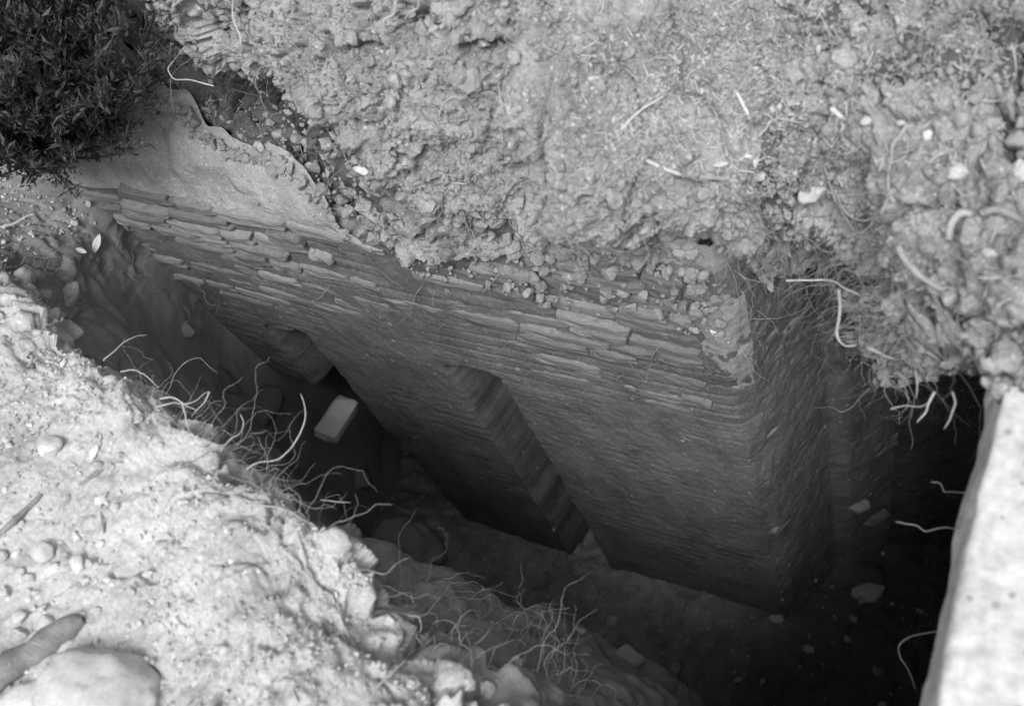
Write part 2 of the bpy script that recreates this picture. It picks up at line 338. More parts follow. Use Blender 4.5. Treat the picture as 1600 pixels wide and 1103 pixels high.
_nz = _N.new('ShaderNodeTexNoise'); _nz.inputs['Scale'].default_value = 5; _nz.inputs['Detail'].default_value = 6; _L.new(_tc.outputs['Object'], _nz.inputs['Vector'])
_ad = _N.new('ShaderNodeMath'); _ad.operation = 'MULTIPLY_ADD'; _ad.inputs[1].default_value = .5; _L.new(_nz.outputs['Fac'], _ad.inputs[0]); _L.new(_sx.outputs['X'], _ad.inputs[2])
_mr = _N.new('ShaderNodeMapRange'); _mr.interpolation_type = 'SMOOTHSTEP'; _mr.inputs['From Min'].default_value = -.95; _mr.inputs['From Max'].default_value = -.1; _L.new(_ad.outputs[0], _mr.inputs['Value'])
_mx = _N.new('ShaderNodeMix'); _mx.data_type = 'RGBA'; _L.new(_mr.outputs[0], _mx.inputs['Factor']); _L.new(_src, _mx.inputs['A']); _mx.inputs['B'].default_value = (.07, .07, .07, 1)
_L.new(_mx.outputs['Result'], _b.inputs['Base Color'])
Fn = grid_normals(Fl); Fn = Fn if Fn[5, 5, 2] > 0 else -Fn
# land beyond the dig, out to the horizon
o4 = [(-60, -60), (60, -60), (60, 60), (-60, 60)]; i4 = [(-4.2, -2.4), (2.6, -2.4), (2.6, 3.5), (-4.2, 3.5)]
gv = [(x, y, .05) for x, y in o4] + [(x, y, .12 if y < 0 else .40) for x, y in i4]
land = link_obj('ground', raw_mesh('ground', gv, [(0, 1, 5, 4), (1, 2, 6, 5), (2, 3, 7, 6), (3, 0, 4, 7)], False), 'near_soil'); tag(land, kind='structure')

# ------------------------------------------------------------------ the brick wall: core, ledge, bricks
wall = bpy.data.objects.new('brick_wall', None); COL.objects.link(wall); wall.location = (-1.4, 1.2, -2.45)
tag(wall, 'long buried brick wall with two upright chases down its face', 'wall')
def in_wall(o): o.parent = wall; o.matrix_parent_inverse = Matrix.Translation(-Vector(wall.location)); return o
segs = [((-2.75, 1.0), (-.515, 1.0), 560), ((-.515, 1.0), (-.478, 1.035), 14), ((-.478, 1.035), (-.392, 1.255), 64), ((-.392, 1.255), (-.345, 1.262), 12), ((-.345, 1.262), (-.235, 1.40), 44), ((-.235, 1.40), (.05, 1.50), 40), ((.05, 1.50), (.35, 1.55), 14)]
pl = np.concatenate([np.linspace(a, b, n, endpoint=i == len(segs) - 1) for i, (a, b, n) in enumerate(segs)])
for _ in range(15): pl[1:-1] = (pl[:-2] + 2 * pl[1:-1] + pl[2:]) / 4
tn = np.gradient(pl, axis=0); tn /= np.linalg.norm(tn, axis=1, keepdims=True)
wnrm = np.stack([tn[:, 1], -tn[:, 0]], 1)                      # outward (towards the trench)
nz = 420; tz = np.linspace(0, 1, nz)
ztop = -1.79 + .14 * sstep(-1.12, -.95, pl[:, 0]) + .08 * sstep(-.75, -.55, pl[:, 0])
zz = ztop[None, :] + (-3.98 - ztop[None, :]) * tz[:, None]
Wg = np.stack([np.broadcast_to(pl[:, 0], zz.shape), np.broadcast_to(pl[:, 1], zz.shape), zz + CAMZ], -1)
X, Zc = Wg[..., 0], zz; front = (np.arange(len(pl)) < 562)[None, :]
w1 = .022 * fbm(Wg, 9, 3, 131); w2 = .03 * fbm(Wg, 7, 3, 135); wf = .0022 * fbm(Wg, 40, 2, 137)
def slot(xl, xr, zt, depth, soft):
    a = np.clip((X + .3 * w1 - xl + soft) / (xr - xl + soft), 0, 1); a = (.25 * a + .75 * sstep(.06, .42, a)) * (1 - sstep(xr - .006, xr + .006, X + .012 * fbm(Wg, 4, 3, 138) + wf))
    b = sstep(zt + .010, zt - .022, Zc + .25 * w1 + 3.2 * (X - xr + .06) ** 2)
    return depth * a * b * front
disp = .010 * fbm(Wg, 1.6, 2, 141) + .0014 * fbm(Wg * np.array([1, 1, .7]), 9, 4, 143) + .0011 * fbm(Wg * np.array([1, 1, .7]), 60, 3, 146)
course = np.abs(((Zc + .006 * fbm(Wg * np.array([1, 1, 0]), 2.2, 3, 151)) / .046 + 100) % 1 - .5) * 2       # 1 at the bed joints
cm = np.clip(.35 + 1.0 * fbm(Wg, 4, 3, 155), 0, 1) * (.5 + .5 * sstep(-2.45, -2.1, Zc)) * (.15 + .85 * front)
disp = disp - .0050 * cm * sstep(.80, .96, course)
cl, cv = worley(Wg * np.array([5.5, 5.5, 21.7]), 161); disp = disp + .0035 * (cv - .5) * (cl < .45) * sstep(-2.25, -2.0, Zc) + .0008 * facets(Wg * np.array([1, 1, .8]), 22, 163) * (.4 + .6 * sstep(-.1, .3, fbm(Wg, 5, 2, 164))) + .0006 * facets(Wg * np.array([1, 1, .7]), 60, 167)
disp = disp - .006 * sstep(-2.08, -1.9, Zc) * front                    # bare joint depth between the upper bricks
disp = disp - .014 * sstep(-3.02, -3.04, Zc + .3 * w1 + .02 * (X + 1.6)) * sstep(-1.33, -1.36, X) * front
disp = disp - .014 * sstep(-3.24, -3.27, Zc + .6 * w1) * sstep(-1.2, -1.1, X) * front
ch1 = slot(-1.325, -1.168, -2.33, .30, .02); ch2 = slot(-1.95, -1.80, -2.38, .24, .02)
ch1 = ch1 + .004 * fbm(Wg * np.array([1, 1, .5]), 16, 3, 166) * (ch1 > .03)
lipz = -2.66 - .12 * sstep(-2.4, -1.94, X)
op = .75 * sstep(-1.852, -1.872, X + .7 * w1 + wf + .03 * np.sin(Zc * 9)) * sstep(lipz + .008, lipz - .012, Zc + .8 * w2) * front
disp = disp - np.maximum(np.maximum(ch1, ch2), op)
disp = disp + (1 - front) * (.0012 * facets(Wg * np.array([1, 1, .7]), 9, 172) + .0012 * facets(Wg, 28, 173))
disp = disp + .012 * np.exp(-((Wg[..., 0] + .50) / .05) ** 2) * fbm(Wg * np.array([1, 1, .6]), 4, 3, 171) - .004 * np.exp(-((Wg[..., 0] + .49) / .02) ** 2)
Wg[..., 0] += wnrm[None, :, 0] * disp; Wg[..., 1] += wnrm[None, :, 1] * disp
cap = Wg[:1].copy(); cap[..., 0] -= wnrm[:, 0] * .25; cap[..., 1] -= wnrm[:, 1] * .25; cap[..., 2] += .01
Wg = np.concatenate([cap, Wg], 0)
core = in_wall(link_obj('core', grid_mesh('wall_core', Wg, flip=True), 'wall'))
core.data.materials.append(MATS['humus_shade']); core.data.materials.append(mat('corner_mortar', .26, .48, 9, 150, .8))                       # dark tone on the last wall return paints in the pit's shade
cmi = np.zeros((Wg.shape[0] - 1, len(pl) - 1), np.int32); cmi[:, np.arange(len(pl) - 1) > 560 + 14 + 64 + 6 + 44] = 1
wq = Wg[:-1, :-1]; pn = .06 * fbm(wq, 8, 4, 175) + .03 * fbm(wq, 40, 2, 176)
cmi[(np.abs(wq[..., 0] + .525 + pn) < .055) & (wq[..., 2] - CAMZ > -2.0 + 3 * pn) & (wq[..., 1] < 1.04)] = 2      # old render left on the corner
core.data.polygons.foreach_set('material_index', cmi.ravel())

# smooth mortar ledge at the left, sloping up behind the brick face
lx = np.linspace(0, 1, 230); lt = np.linspace(0, 1, 110)
x0 = -2.45 + lx * 1.18
bot = np.stack([x0, np.full_like(x0, .992), np.full_like(x0, -1.775 + CAMZ) + .012 * np.sin(x0 * 9) - .05 * sstep(-1.42, -1.28, x0)], -1)
def ledge_pt(u, v):
    r = ray(u, v); k = 2.775 / (r[1] - r[2]); return r * k
LE = np.array([ledge_pt(*q) for q in ((185, 92), (212, 104), (252, 140), (290, 184), (325, 212), (388, 242), (445, 272), (490, 300), (522, 326), (555, 345), (590, 356))])
tpz = np.interp(x0, np.r_[-2.45, LE[:, 0]], np.r_[-1.55, LE[:, 2]]); tpy = 1.0 + (tpz + 1.775)
tpz = tpz + .022 * fbm(bot, 11, 3, 190); tpy = 1.0 + (tpz + 1.775)
tpp = np.stack([x0 - .01, tpy + .03, tpz + .03 + CAMZ], -1)
tpp = bot + (tpp - bot) * (1 - .98 * sstep(-1.50, -1.29, x0))[:, None]
Lg = bot[None] + (tpp - bot)[None] * lt[:, None, None]
Lg[..., 2] += .018 * np.sin(lt * math.pi)[:, None] * (1 + fbm(Lg, 4, 2, 181)); Lg[..., 1] -= .006 * np.sin(lt * math.pi)[:, None]
Ln = grid_normals(Lg); Ln = Ln if Ln[50, 100, 2] > 0 else -Ln
ld = .014 * fbm(Lg, 6, 4, 183) + .0016 * lumps(Lg, 90, 185, .4) + .0016 * facets(Lg, 45, 184) + .001 * fbm(Lg, 120, 2, 186)
st = np.exp(-((Lg[..., 0] + 1.83 + .12 * lt[:, None] + .03 * fbm(Lg, 8, 3, 187)) / .022) ** 2) * (lt < .62)[:, None]
ld = ld - .012 * st - .010 * sstep(.3, .0, lt[:, None] + .35 * fbm(Lg, 7, 3, 189))
Lg = Lg + Ln * ld[..., None]
ledge = in_wall(link_obj('mortar_ledge', grid_mesh('mortar_ledge', Lg), 'mortar')); 
Lnn = Ln
ledge['label'] = 'smooth pale mortar slope above the brick courses'

def brick_variant(seed, taper=0):
    bm = bmesh.new(); bmesh.ops.create_cube(bm, size=1)
    bmesh.ops.subdivide_edges(bm, edges=bm.edges[:], cuts=4, use_grid_fill=True)
    for v in bm.verts:
        c = np.array(v.co); r = np.abs(c) * 2
        k = 1 - .07 * (np.sort(r)[1] > .9) - .06 * (np.sort(r)[0] > .9)
        q = np.array([c[0] * 6, c[1] * 3, c[2] * 2])
        n = np.array([vnoise(q + 5 * seed, seed), vnoise(q + 9 * seed, seed + 40), vnoise(q + 13 * seed, seed + 80)])
        v.co = c * np.array([1 - (1 - k) * .5, k, k]) + n * np.array([.06, .05, .15])
    me = bpy.data.meshes.new('brick'); bm.to_mesh(me); bm.free()
    me.materials.append(MATS['brick']); return me
BV = [brick_variant(i) for i in range(14)]
br = np.random.default_rng(5)
def add_brick(x, y, z, l, h, d, rz=0, ry=0):
    o = bpy.data.objects.new('brick', BV[br.integers(len(BV))]); COL.objects.link(o)
    o.location = (x, y, z + CAMZ); o.scale = (l, d, h); o.rotation_euler = (br.normal(0, .03), ry, rz); in_wall(o)
nb = 0
for ci in range(17):
    zc = -1.655 - ci * .046; x = -2.32 + br.uniform(0, .15)
    while x < -.60:
        l = br.uniform(.07, .22); 
        if x + l > -.57: l = -.57 - x
        fade = [.7, .8, .85, .85, .85, .82, .8, .78, .75, .7, .65, .6, .5, .42, .36, .3, .25][ci]
        if x < -1.4: fade *= .85
        if br.random() < fade and l > .05:
            pr = .009 + br.uniform(-.004, .006) - .0010 * max(0, ci - 4) - (.006 if br.random() < .25 else 0); pr -= .010
            zw = zc + .006 * float(vnoise(np.array([x * 2.2, 3.1, 0.0]), 3)) + br.normal(0, .0018)
            if not (ci < 3 and x < -1.05): add_brick(x + l / 2, 1.045 - pr, zw, l - .003, .040 + br.uniform(-.007, .003), .11, br.normal(0, .012), br.normal(0, .012)); nb += 1
        x += l + br.uniform(.001, .006)
for ci in range(26):                                   # lower faint bricks beside the corner and on the end face
    zc = -1.78 - ci * .05
    if br.random() < .45 and zc > -2.45: l = br.uniform(.08, .2); add_brick(-.58 - l / 2 - br.uniform(0, .05), 1.058 - br.uniform(.0, .005), zc, l, .040, .11)
    if br.random() < .5:
        t = br.uniform(.2, .75); add_brick(-.478 + .086 * t - .934 * .064, 1.035 + .22 * t + .357 * .064, zc, br.uniform(.08, .14), .04, .11, math.radians(69))
    if br.random() < .5:
        t = br.uniform(.2, .8); add_brick(-.345 + .11 * t - .78 * .058, 1.262 + .138 * t + .62 * .058, zc, br.uniform(.07, .13), .045, .11, math.radians(51))

# ------------------------------------------------------------------ rays against what has been built
bpy.context.view_layer.update()
dg = bpy.context.evaluated_depsgraph_get()
def hit(u, v):
    r = ray(u, v); ln = np.linalg.norm(r); r1 = Vector(r / ln)
    ok, loc, nor, *_ = scene.ray_cast(dg, Vector(CAM), r1, distance=30)
    if not ok: return np.array(P(u, v, z=-3.9)), np.array([0, 0, 1.0]), 4.0
    k = (np.array(loc) - CAM).dot(CF)
    nor = np.array(nor); nor = nor if nor.dot(-r) > 0 else -nor
    return np.array(loc), nor, k

# ------------------------------------------------------------------ concrete slab at the right
sx = np.r_[-.040, -.039, -.035, -.033, -.029, -.026, np.linspace(-.022, .97, 150)]
sz = np.r_[-1.425, -1.408, -1.392, -1.376, -1.352, -1.338, np.full(150, -1.33)]
sy = np.linspace(-.25, 1.05, 200)
SL = np.stack([np.broadcast_to(sx[None], (200, 156)), np.broadcast_to(sy[:, None], (200, 156)), np.broadcast_to(sz[None] + CAMZ, (200, 156))], -1).copy()
SL[..., 0] += sstep(.25, .0, sx)[None, :] * (.021 + .012 * (.75 - sy)[:, None] * 2 + .005 * fbm(SL, 9, 4, 201)) + np.where(np.arange(156) < 6, .0025 * fbm(SL * np.array([1, .5, 4]), 40, 2, 203), 0)
SL[..., 2] += .005 * fbm(SL, 6, 4, 205) + .0018 * facets(SL, 30, 207) + .0012 * fbm(SL, 60, 2, 206)
Bt = SL[:, ::-1].copy(); Bt[..., 2] = -1.43 + CAMZ
SLc = np.concatenate([SL, Bt[:, :1] * 1, Bt[:, -1:] * 1], 1)
SLc[:, -1, 0] = SL[:, 0, 0] + .01
slab = link_obj('concrete_slab', grid_mesh('concrete_slab', SLc), 'concrete')
tag(slab, 'bright flat concrete slab with a worn edge beside the dark pit', 'slab')

# ------------------------------------------------------------------ stones
def ico(sub):
    bm = bmesh.new(); bmesh.ops.create_icosphere(bm, subdivisions=sub, radius=1)
    v = np.array([x.co[:] for x in bm.verts]); f = np.array([[q.index for q in p.verts] for p in bm.faces]); bm.free(); return v, f
ICO = {k: ico(k) for k in (1, 2, 3, 4)}
def rock(name, seed, dims, angular=.5, sub=3, lumpy=.0):
    r = np.random.default_rng(seed); v, f = ICO[sub]; v = v.copy()
    for _ in range(int(4 + 9 * angular)):
        d = r.normal(size=3); d /= np.linalg.norm(d); lim = r.uniform(.60 if angular > .3 else .82, .95); t = v.dot(d)
        v = v - np.where(t > lim, (t - lim) * .92, 0)[:, None] * d
    v = v * (1 + .16 * fbm(v + seed * 3.1, 1.3, 4, seed))[:, None]
    if lumpy: v = v * (1 + lumpy * (lumps(v + seed, 2.2, seed, .7) - .3) + .05 * fbm(v + seed, 7, 3, seed + 5))[:, None]
    return raw_mesh(name, v * np.array(dims), f)
def frame_on(nor, ang):
    a = math.radians(ang); t = CR * math.cos(a) + CD * math.sin(a); t = t - nor * t.dot(nor); t /= np.linalg.norm(t)
    return Matrix(np.stack([t, np.cross(nor, t), nor], 1).tolist()).to_4x4()
seedc = [100]
def stone(name, u, v, ru, rv, label, m='pale_stone', cat='stone', ang=0, high=.6, angular=.5, sub=3, lumpy=0, sink=.48, group=None, up=False, lift=0, foresh=True):
    loc, nor, k = hit(u, v); seedc[0] += 1
    if up: nor = np.array([0, 0, 1.0])
    else: nor = nor * .5 + np.array([0, -.15, .5]); nor /= np.linalg.norm(nor)
    s = k / F; a, b = ru * s, rv * s; hgt = high * min(a, b)
    o = link_obj(name, rock(name, seedc[0], (a, b, hgt), angular, sub, lumpy), m)
    o.matrix_world = Matrix.Translation(Vector(loc + nor * (hgt * (1 - sink) * .5 + lift))) @ frame_on(nor, ang)
    return tag(o, label, cat, group)

stone('boulder', 160, 1096, 96, 72, 'large rounded pale boulder at the near bank beside the weathered branch', 'pale_stone', 'boulder', 14, .8, .3, 4, .05, sink=.2)
stone('stone', 36, 1092, 42, 27, 'smooth pale stone lying between boulder and end of weathered branch', 'white_stone', ang=-18, angular=.3)
stone('stone', 80, 699, 23, 19, 'largest white pebble alone on the near bank, above the gravel', 'white_stone', 'pebble', 20, .8, 1.0)
stone('stone', 148, 706, 8, 14, 'upright oval white pebble beside the largest white pebble', 'white_stone', 'pebble', 15, .7, 1.0)
stone('stone', 67, 861, 20, 18, 'roundish pale stone with a hollow at head of the pebble cluster', 'pale_stone', ang=40, angular=.4)
stone('stone', 79, 890, 23, 12, 'long white pebble lying aslant in the middle of the pebble cluster', 'white_stone', 'pebble', -38, .8, 1.0)
stone('stone', 124, 882, 14, 17, 'plump white pebble at the trench side of the pebble cluster', 'white_stone', 'pebble', -25, .8, 1.0)
stone('stone', 52, 1000, 20, 12, 'flat pale pebble touching the upper side of the weathered branch', 'pale_stone', 'pebble', -42, .6, 1.0)
stone('stone', 74, 972, 17, 16, 'broad pale stone just above the weathered branch', 'pale_stone', ang=-30, angular=.4)
stone('stone', 30, 963, 14, 10, 'oval pale pebble left of the broad stone above the branch', 'pale_stone', 'pebble', 0, .7, .3)
for (u, v, r) in [(36, 903, 9), (66, 951, 8), (24, 866, 8), (128, 961, 9), (218, 973, 6), (305, 1066, 7), (284, 1038, 7), (158, 781, 11), (160, 850, 10), (34, 818, 7), (98, 783, 6), (10, 688, 9),
                  (48, 664, 6), (200, 718, 6), (9, 765, 7), (28, 862, 6), (56, 926, 7), (150, 1002, 6), (228, 1033, 8), (245, 1005, 6), (120, 838, 10), (95, 848, 7), (14, 935, 6), (45, 935, 7), (168, 905, 7), (175, 912, 5), (262, 990, 5)]:
    stone('pebble', u, v, r, r * .8, 'small pale pebble scattered on the bright near bank', 'white_stone', 'pebble', rng.uniform(0, 180), .8, .9, 3, group='small pale pebbles on the near bank')
stone('clod', 522, 842, 29, 21, 'pale clod of earth perched on the rim of near bank above dark mound', 'near_soil', 'clod', 10, .9, .5, 3, .12, sink=.1)
stone('clod', 706, 1062, 44, 38, 'big crumbly clod hanging low on the near bank slope', 'near_soil', 'clod', 20, .7, .6, 4, .12)
stone('clod', 760, 1078, 17, 15, 'small crumbly clod beside the big clod low on the near slope', 'near_soil', 'clod', 20, .8, .6, 3, .12)
stone('clod', 106, 462, 17, 27, 'tall pale clod at the left end of trench below the shrub', 'near_soil', 'clod', 10, .8, .6, 3, .12)
stone('clod', 108, 518, 24, 15, 'pale clod at the rim where the trench ends, beside a splinter', 'near_soil', 'clod', 30, .8, .6, 3, .12)
stone('clod', 38, 432, 20, 16, 'earth clod with roots at the left edge under the shrub', 'near_soil', 'clod', 60, .8, .6, 3, .12)
stone('stone', 291, 516, 13, 14, 'grey roundish stone set in the end bank near the wall', 'grey_stone', ang=30, angular=.6)
stone('stone', 410, 640, 44, 26, 'grey stone slab leaning inside the dark hollow under the wall', 'dark_stone', ang=-55, angular=.8)
stone('stone', 345, 588, 40, 14, 'dark sloping stone wedged under the lip of wall at the hollow', 'dark_stone', ang=38, angular=.8)
# floor stones
stone('earth_mound', 630, 848, 66, 40, 'rounded mound of crumbly earth at the foot of near slope', 'end_soil', 'mound', 20, .9, .4, 4, .10, sink=.7)
stone('stone', 957, 969, 10, 8, 'small bright pebble on the dark trench floor', 'pale_stone', 'pebble', -25, .7, .4)
stone('stone', 842, 958, 10, 14, 'grey upright chip of stone on the trench floor', 'grey_stone', ang=-20, angular=.7)
stone('stone', 904, 985, 11, 6, 'flat pale chip on the floor between two dark stones', 'pale_stone', 'stone', 10, .6, .5)
stone('stone', 908, 1018, 24, 17, 'dark flat triangular stone on the trench floor', 'dark_stone', ang=-15, high=.5, angular=.9)
stone('stone', 982, 1030, 25, 22, 'dark rounded cobble on the trench floor', 'grey_stone', ang=40, angular=.5)
stone('stone', 832, 990, 16, 11, 'dark stone half sunk in the floor near the fine roots', 'dark_stone', ang=35, angular=.5)
stone('stone', 1356, 926, 29, 17, 'grey flat-bottomed stone alone in the black pit', 'grey_stone', ang=3, angular=.6)
stone('stone', 1340, 790, 21, 13, 'grey angular stone projecting in the dark return of the wall', 'grey_stone', ang=-10, angular=.8)
stone('stone', 1368, 806, 24, 14, 'dim flat stone just below the angular one in the pit', 'dark_stone', ang=-30, angular=.7)
stone('stone', 560, 748, 22, 16, 'mottled pale lump on the dark floor below the hollow', 'grey_stone', ang=30, angular=.3, lumpy=.35, sink=.8)
for (u, v, r) in [(964, 931, 4), (866, 826, 5), (758, 872, 4), (793, 876, 5), (797, 902, 4), (832, 903, 4), (716, 862, 4), (754, 921, 4), (768, 972, 4), (806, 1005, 4), (838, 1036, 5), (1075, 1000, 4), (1035, 1021, 4), (1062, 1073, 4), (680, 860, 5), (676, 872, 6),
                  (868, 978, 4), (880, 1000, 5), (1300, 916, 4), (1274, 906, 4), (1380, 864, 4), (1222, 936, 4)]:
    stone('pebble', u, v, r, r * .7, 'tiny pale pebble on the dark trench floor', 'grey_stone', 'pebble', rng.uniform(0, 180), .8, .4, 2, group='tiny pebbles on the trench floor')
# upper right ground
stone('stone', 1555, 200, 24, 11, 'flat pale stone near the right edge above the white chalky lump', 'pale_stone', ang=4, high=.7, angular=.5, sink=0)
stone('stone', 1497, 270, 13, 17, 'white chalky lump on the root-strewn ground', 'white_stone', ang=70, angular=.5, lumpy=.2)
stone('stone', 1594, 266, 12, 20, 'white chalky lump cut by the right edge of the picture', 'white_stone', ang=0, angular=.5, lumpy=.2)
stone('stone', 1276, 300, 32, 21, 'triangular grey stone sticking out below the loose ground', 'pale_stone', ang=-25, high=.7, angular=1.3, sink=-.5)
stone('stone', 1548, 396, 14, 10, 'squarish pale stone below the curled root', 'pale_stone', ang=15, angular=.8)
stone('stone', 929, 128, 13, 10, 'white lump alone on the gravelly ground left of centre', 'white_stone', ang=0, angular=.4, lumpy=.25)
stone('stone', 1490, 125, 6, 7, 'little white pebble beside a thin chip, far up the loose ground', 'white_stone', 'pebble', 0)
stone('stone', 1360, 188, 17, 10, 'pale angular flake among the twigs of the loose ground', 'pale_stone', ang=-15, high=.5, angular=.8)
stone('stone', 1410, 192, 7, 9, 'small pale oval pebble right of the angular flake', 'pale_stone', 'pebble', 60)
stone('stone', 1450, 211, 10, 9, 'white broken pebble below the small oval pebble', 'white_stone', 'pebble', 0)
stone('stone', 1108, 342, 20, 19, 'blocky pale clod at the top of the wall corner', 'upper_soil', 'clod', 60, .8, .7, 3, .1)
stone('stone', 1112, 262, 12, 9, 'roundish stone beside the grey stick above the corner', 'grey_stone', ang=0)
stone('stone', 814, 372, 16, 19, 'squarish pale stone stuck in the foot of earth cut', 'grey_stone', ang=0, high=.7, angular=1.4)
stone('stone', 840, 404, 13, 14, 'pale crumbly lump just below the squarish stone', 'upper_soil', ang=50, angular=.4, lumpy=.2)
stone('stone', 565, 266, 15, 8, 'white wedge-shaped stone on the overhanging lip of earth', 'white_stone', ang=8, angular=.8)
stone('stone', 735, 125, 20, 24, 'smooth grey stone set in the upper earth cut', 'grey_stone', ang=20, high=.6, angular=.4)
stone('stone', 750, 46, 18, 16, 'pale crumbly lump at the upper rim of cut', 'upper_soil', ang=20, angular=.3, lumpy=.25)
stone('stone', 233, 84, 9, 8, 'pale stone in the dark gap above the mortar slope', 'pale_stone', ang=0)
stone('stone', 1116, 519, 6, 9, 'bright chip of mortar on the wall corner', 'white_stone', 'stone', 90, .5, .8)
stone('stone', 420, 14, 14, 14, 'rounded clod at the top edge above the overhang', 'upper_soil', 'clod', 0, .8, .4, 3, .2)
for (u, v, r) in [(1160, 45, 6), (1130, 125, 8), (1093, 122, 6), (1265, 153, 6), (1385, 160, 7), (958, 85, 7), (992, 48, 6), (1300, 195, 6), (1235, 265, 7), (1215, 270, 8), (1040, 240, 6), (1090, 240, 7), (1470, 262, 6), (1586, 325, 6), (1342, 408, 7), (1510, 548, 9),
                  (1525, 535, 11), (1480, 510, 10), (1440, 545, 9), (1550, 470, 10), (1505, 480, 9), (1570, 440, 8), (1585, 500, 9), (1460, 590, 9), (1395, 300, 8), (1140, 60, 6), (700, 350, 13), (690, 352, 9), (1040, 380, 13), (995, 375, 9), (880, 345, 8), (905, 352, 7), (870, 340, 8)]:
    stone('clod', u, v, r, r * .85, 'small lump of dry earth loose on the upper ground', 'upper_soil', 'clod', rng.uniform(0, 180), .9, 1.2, 3, .08, group='small lumps loose on the upper ground')

# squared block at the jamb of the hollow
c0 = CAM + ray(526, 655) * 3.42; bm = bmesh.new(); bmesh.ops.create_cube(bm, size=1)
bmesh.ops.subdivide_edges(bm, edges=bm.edges[:], cuts=5, use_grid_fill=True)
for v in bm.verts:
    c = np.array(v.co); q = c.copy()
    q = q * (1 - .035 * (np.sort(np.abs(c))[1] > .49)) + .03 * np.array([vnoise(c * 4, 1), vnoise(c * 4, 2), vnoise(c * 4, 3)]) + .02 * np.array([vnoise(c * 11, 4), vnoise(c * 11, 5), vnoise(c * 11, 6)])
    q[0] += .10 * q[1] + (.12 * (q[1] + .5) if q[0] < 0 else 0) * .6
    v.co = q * np.array([.078, .15, .042])
me = bpy.data.meshes.new('stone_block'); bm.to_mesh(me); bm.free()
for p in me.polygons: p.use_smooth = True
blk = link_obj('stone_block', me, 'pale_stone')
ax = CAM + ray(509, 682) * 3.40 - CAM - ray(541, 626) * 3.48; ax /= np.linalg.norm(ax)              # its long side leans out of the hollow
side_ = CR - ax * CR.dot(ax); side_ /= np.linalg.norm(side_); nrm = np.cross(side_, -ax)
blk.matrix_world = Matrix.Translation(Vector(c0)) @ Matrix(np.stack([side_, -ax, nrm], 1).tolist()).to_4x4()
tag(blk, 'squared pale stone block jutting out beside the dark hollow', 'block')

# ------------------------------------------------------------------ shrub at the upper left
sr = np.random.default_rng(21)
shrub = bpy.data.objects.new('shrub', None); COL.objects.link(shrub)
sb = np.array([-2.30, 1.06, -1.72 + CAMZ]); shrub.location = sb
tag(shrub, 'dense dark evergreen shrub with narrow leaves at the trench end', 'shrub')
def tubes_mesh(name, paths, radii, sides=5):
    """paths: list of (n,3); radii: list of (n,)"""
    V, Fc, off = [], [], 0
    for p, r in zip(paths, radii):
        p = np.asarray(p, float); n = len(p); t = np.gradient(p, axis=0); t /= np.linalg.norm(t, axis=1, keepdims=True) + 1e-9
        ref = np.array([.31, .52, .8]) if abs(t[0].dot([.31, .52, .8])) < .9 else np.array([1.0, 0, 0])
        a = np.cross(t, ref); a /= np.linalg.norm(a, axis=1, keepdims=True) + 1e-9; b = np.cross(t, a)
        th = np.arange(sides) * 2 * math.pi / sides
        ring = p[:, None] + np.asarray(r)[:, None, None] * (np.cos(th)[None, :, None] * a[:, None] + np.sin(th)[None, :, None] * b[:, None])
        V.append(ring.reshape(-1, 3)); i = np.arange(n - 1)[:, None] * sides; j = np.arange(sides)[None]; j2 = (j + 1) % sides
        Fc.append(np.stack([i + j, i + j2, i + sides + j2, i + sides + j], -1).reshape(-1, 4) + off)
        e0, e1 = off, off + (n - 1) * sides
        for e in (e0, e1):
            Fc.append(np.array([[e, e + 1, e + 2, e + 3 if sides > 3 else e + 2]])) if sides == 4 else None
        off += n * sides
    return raw_mesh(name, np.concatenate(V), np.concatenate(Fc))
stems, srad, tips = [], [], []
cen = np.array([-2.03, .97, -1.34 + CAMZ])
for i in range(460):
    d = sr.normal(size=3); d /= np.linalg.norm(d); d[2] = abs(d[2]) * .9 if sr.random() < .75 else d[2] * .6
    end = cen + d * np.array([.44, .30, .40]) * (sr.uniform(.5, .98) if sr.random() < .85 else sr.uniform(.98, 1.16))
    b0 = sb + sr.normal(0, .03, 3) * np.array([1, 1, .2]); m_ = (b0 + end) / 2 + sr.normal(0, .05, 3)
    t = np.linspace(0, 1, 9)[:, None]; p = (1 - t) ** 2 * b0 + 2 * t * (1 - t) * m_ + t * t * end
    stems.append(p); srad.append(np.linspace(.006, .0015, 9)); tips.append(p)
for i in range(0, 460, 92):
    tm = tubes_mesh('stem', [q - sb for q in stems[i:i + 92]], srad[i:i + 92], 5)
    link_obj('stem', tm, 'stem', shrub)['kind'] = 'stuff'
LV, LF = [], []
lean = camvec((-.55, -.75, -.25))
nl = 0
for p in tips:
    for k in range(84):
        t = sr.uniform(.45, 1.0) * 8; i = min(int(t), 7); q = p[i] + (p[i + 1] - p[i]) * (t - i)
        ax = (p[i + 1] - p[i]); ax = ax / np.linalg.norm(ax)
        q = q + sr.normal(0, .007, 3)
        d = ax * .8 + lean * .25 + sr.normal(0, .42, 3); d /= np.linalg.norm(d)
        s = np.cross(d, sr.normal(size=3)); s /= np.linalg.norm(s); up_ = np.cross(s, d)
        L_ = .009 + .026 * sr.random() ** 1.3; w_ = L_ * sr.uniform(.08, .20)
        LV.append([q, q + d * L_ * .45 + s * w_ + up_ * w_ * .5, q + d * L_ - up_ * L_ * .12, q + d * L_ * .45 - s * w_ + up_ * w_ * .5]); nl += 1
LV = np.array(LV).reshape(-1, 3) - sb; idx = np.arange(nl)[:, None] * 4
lf = np.concatenate([idx + np.array([[0, 1, 2]]), idx + np.array([[0, 2, 3]])], 0)
crown = link_obj('crown', raw_mesh('crown', LV, lf, False), 'leaf_dark', shrub)

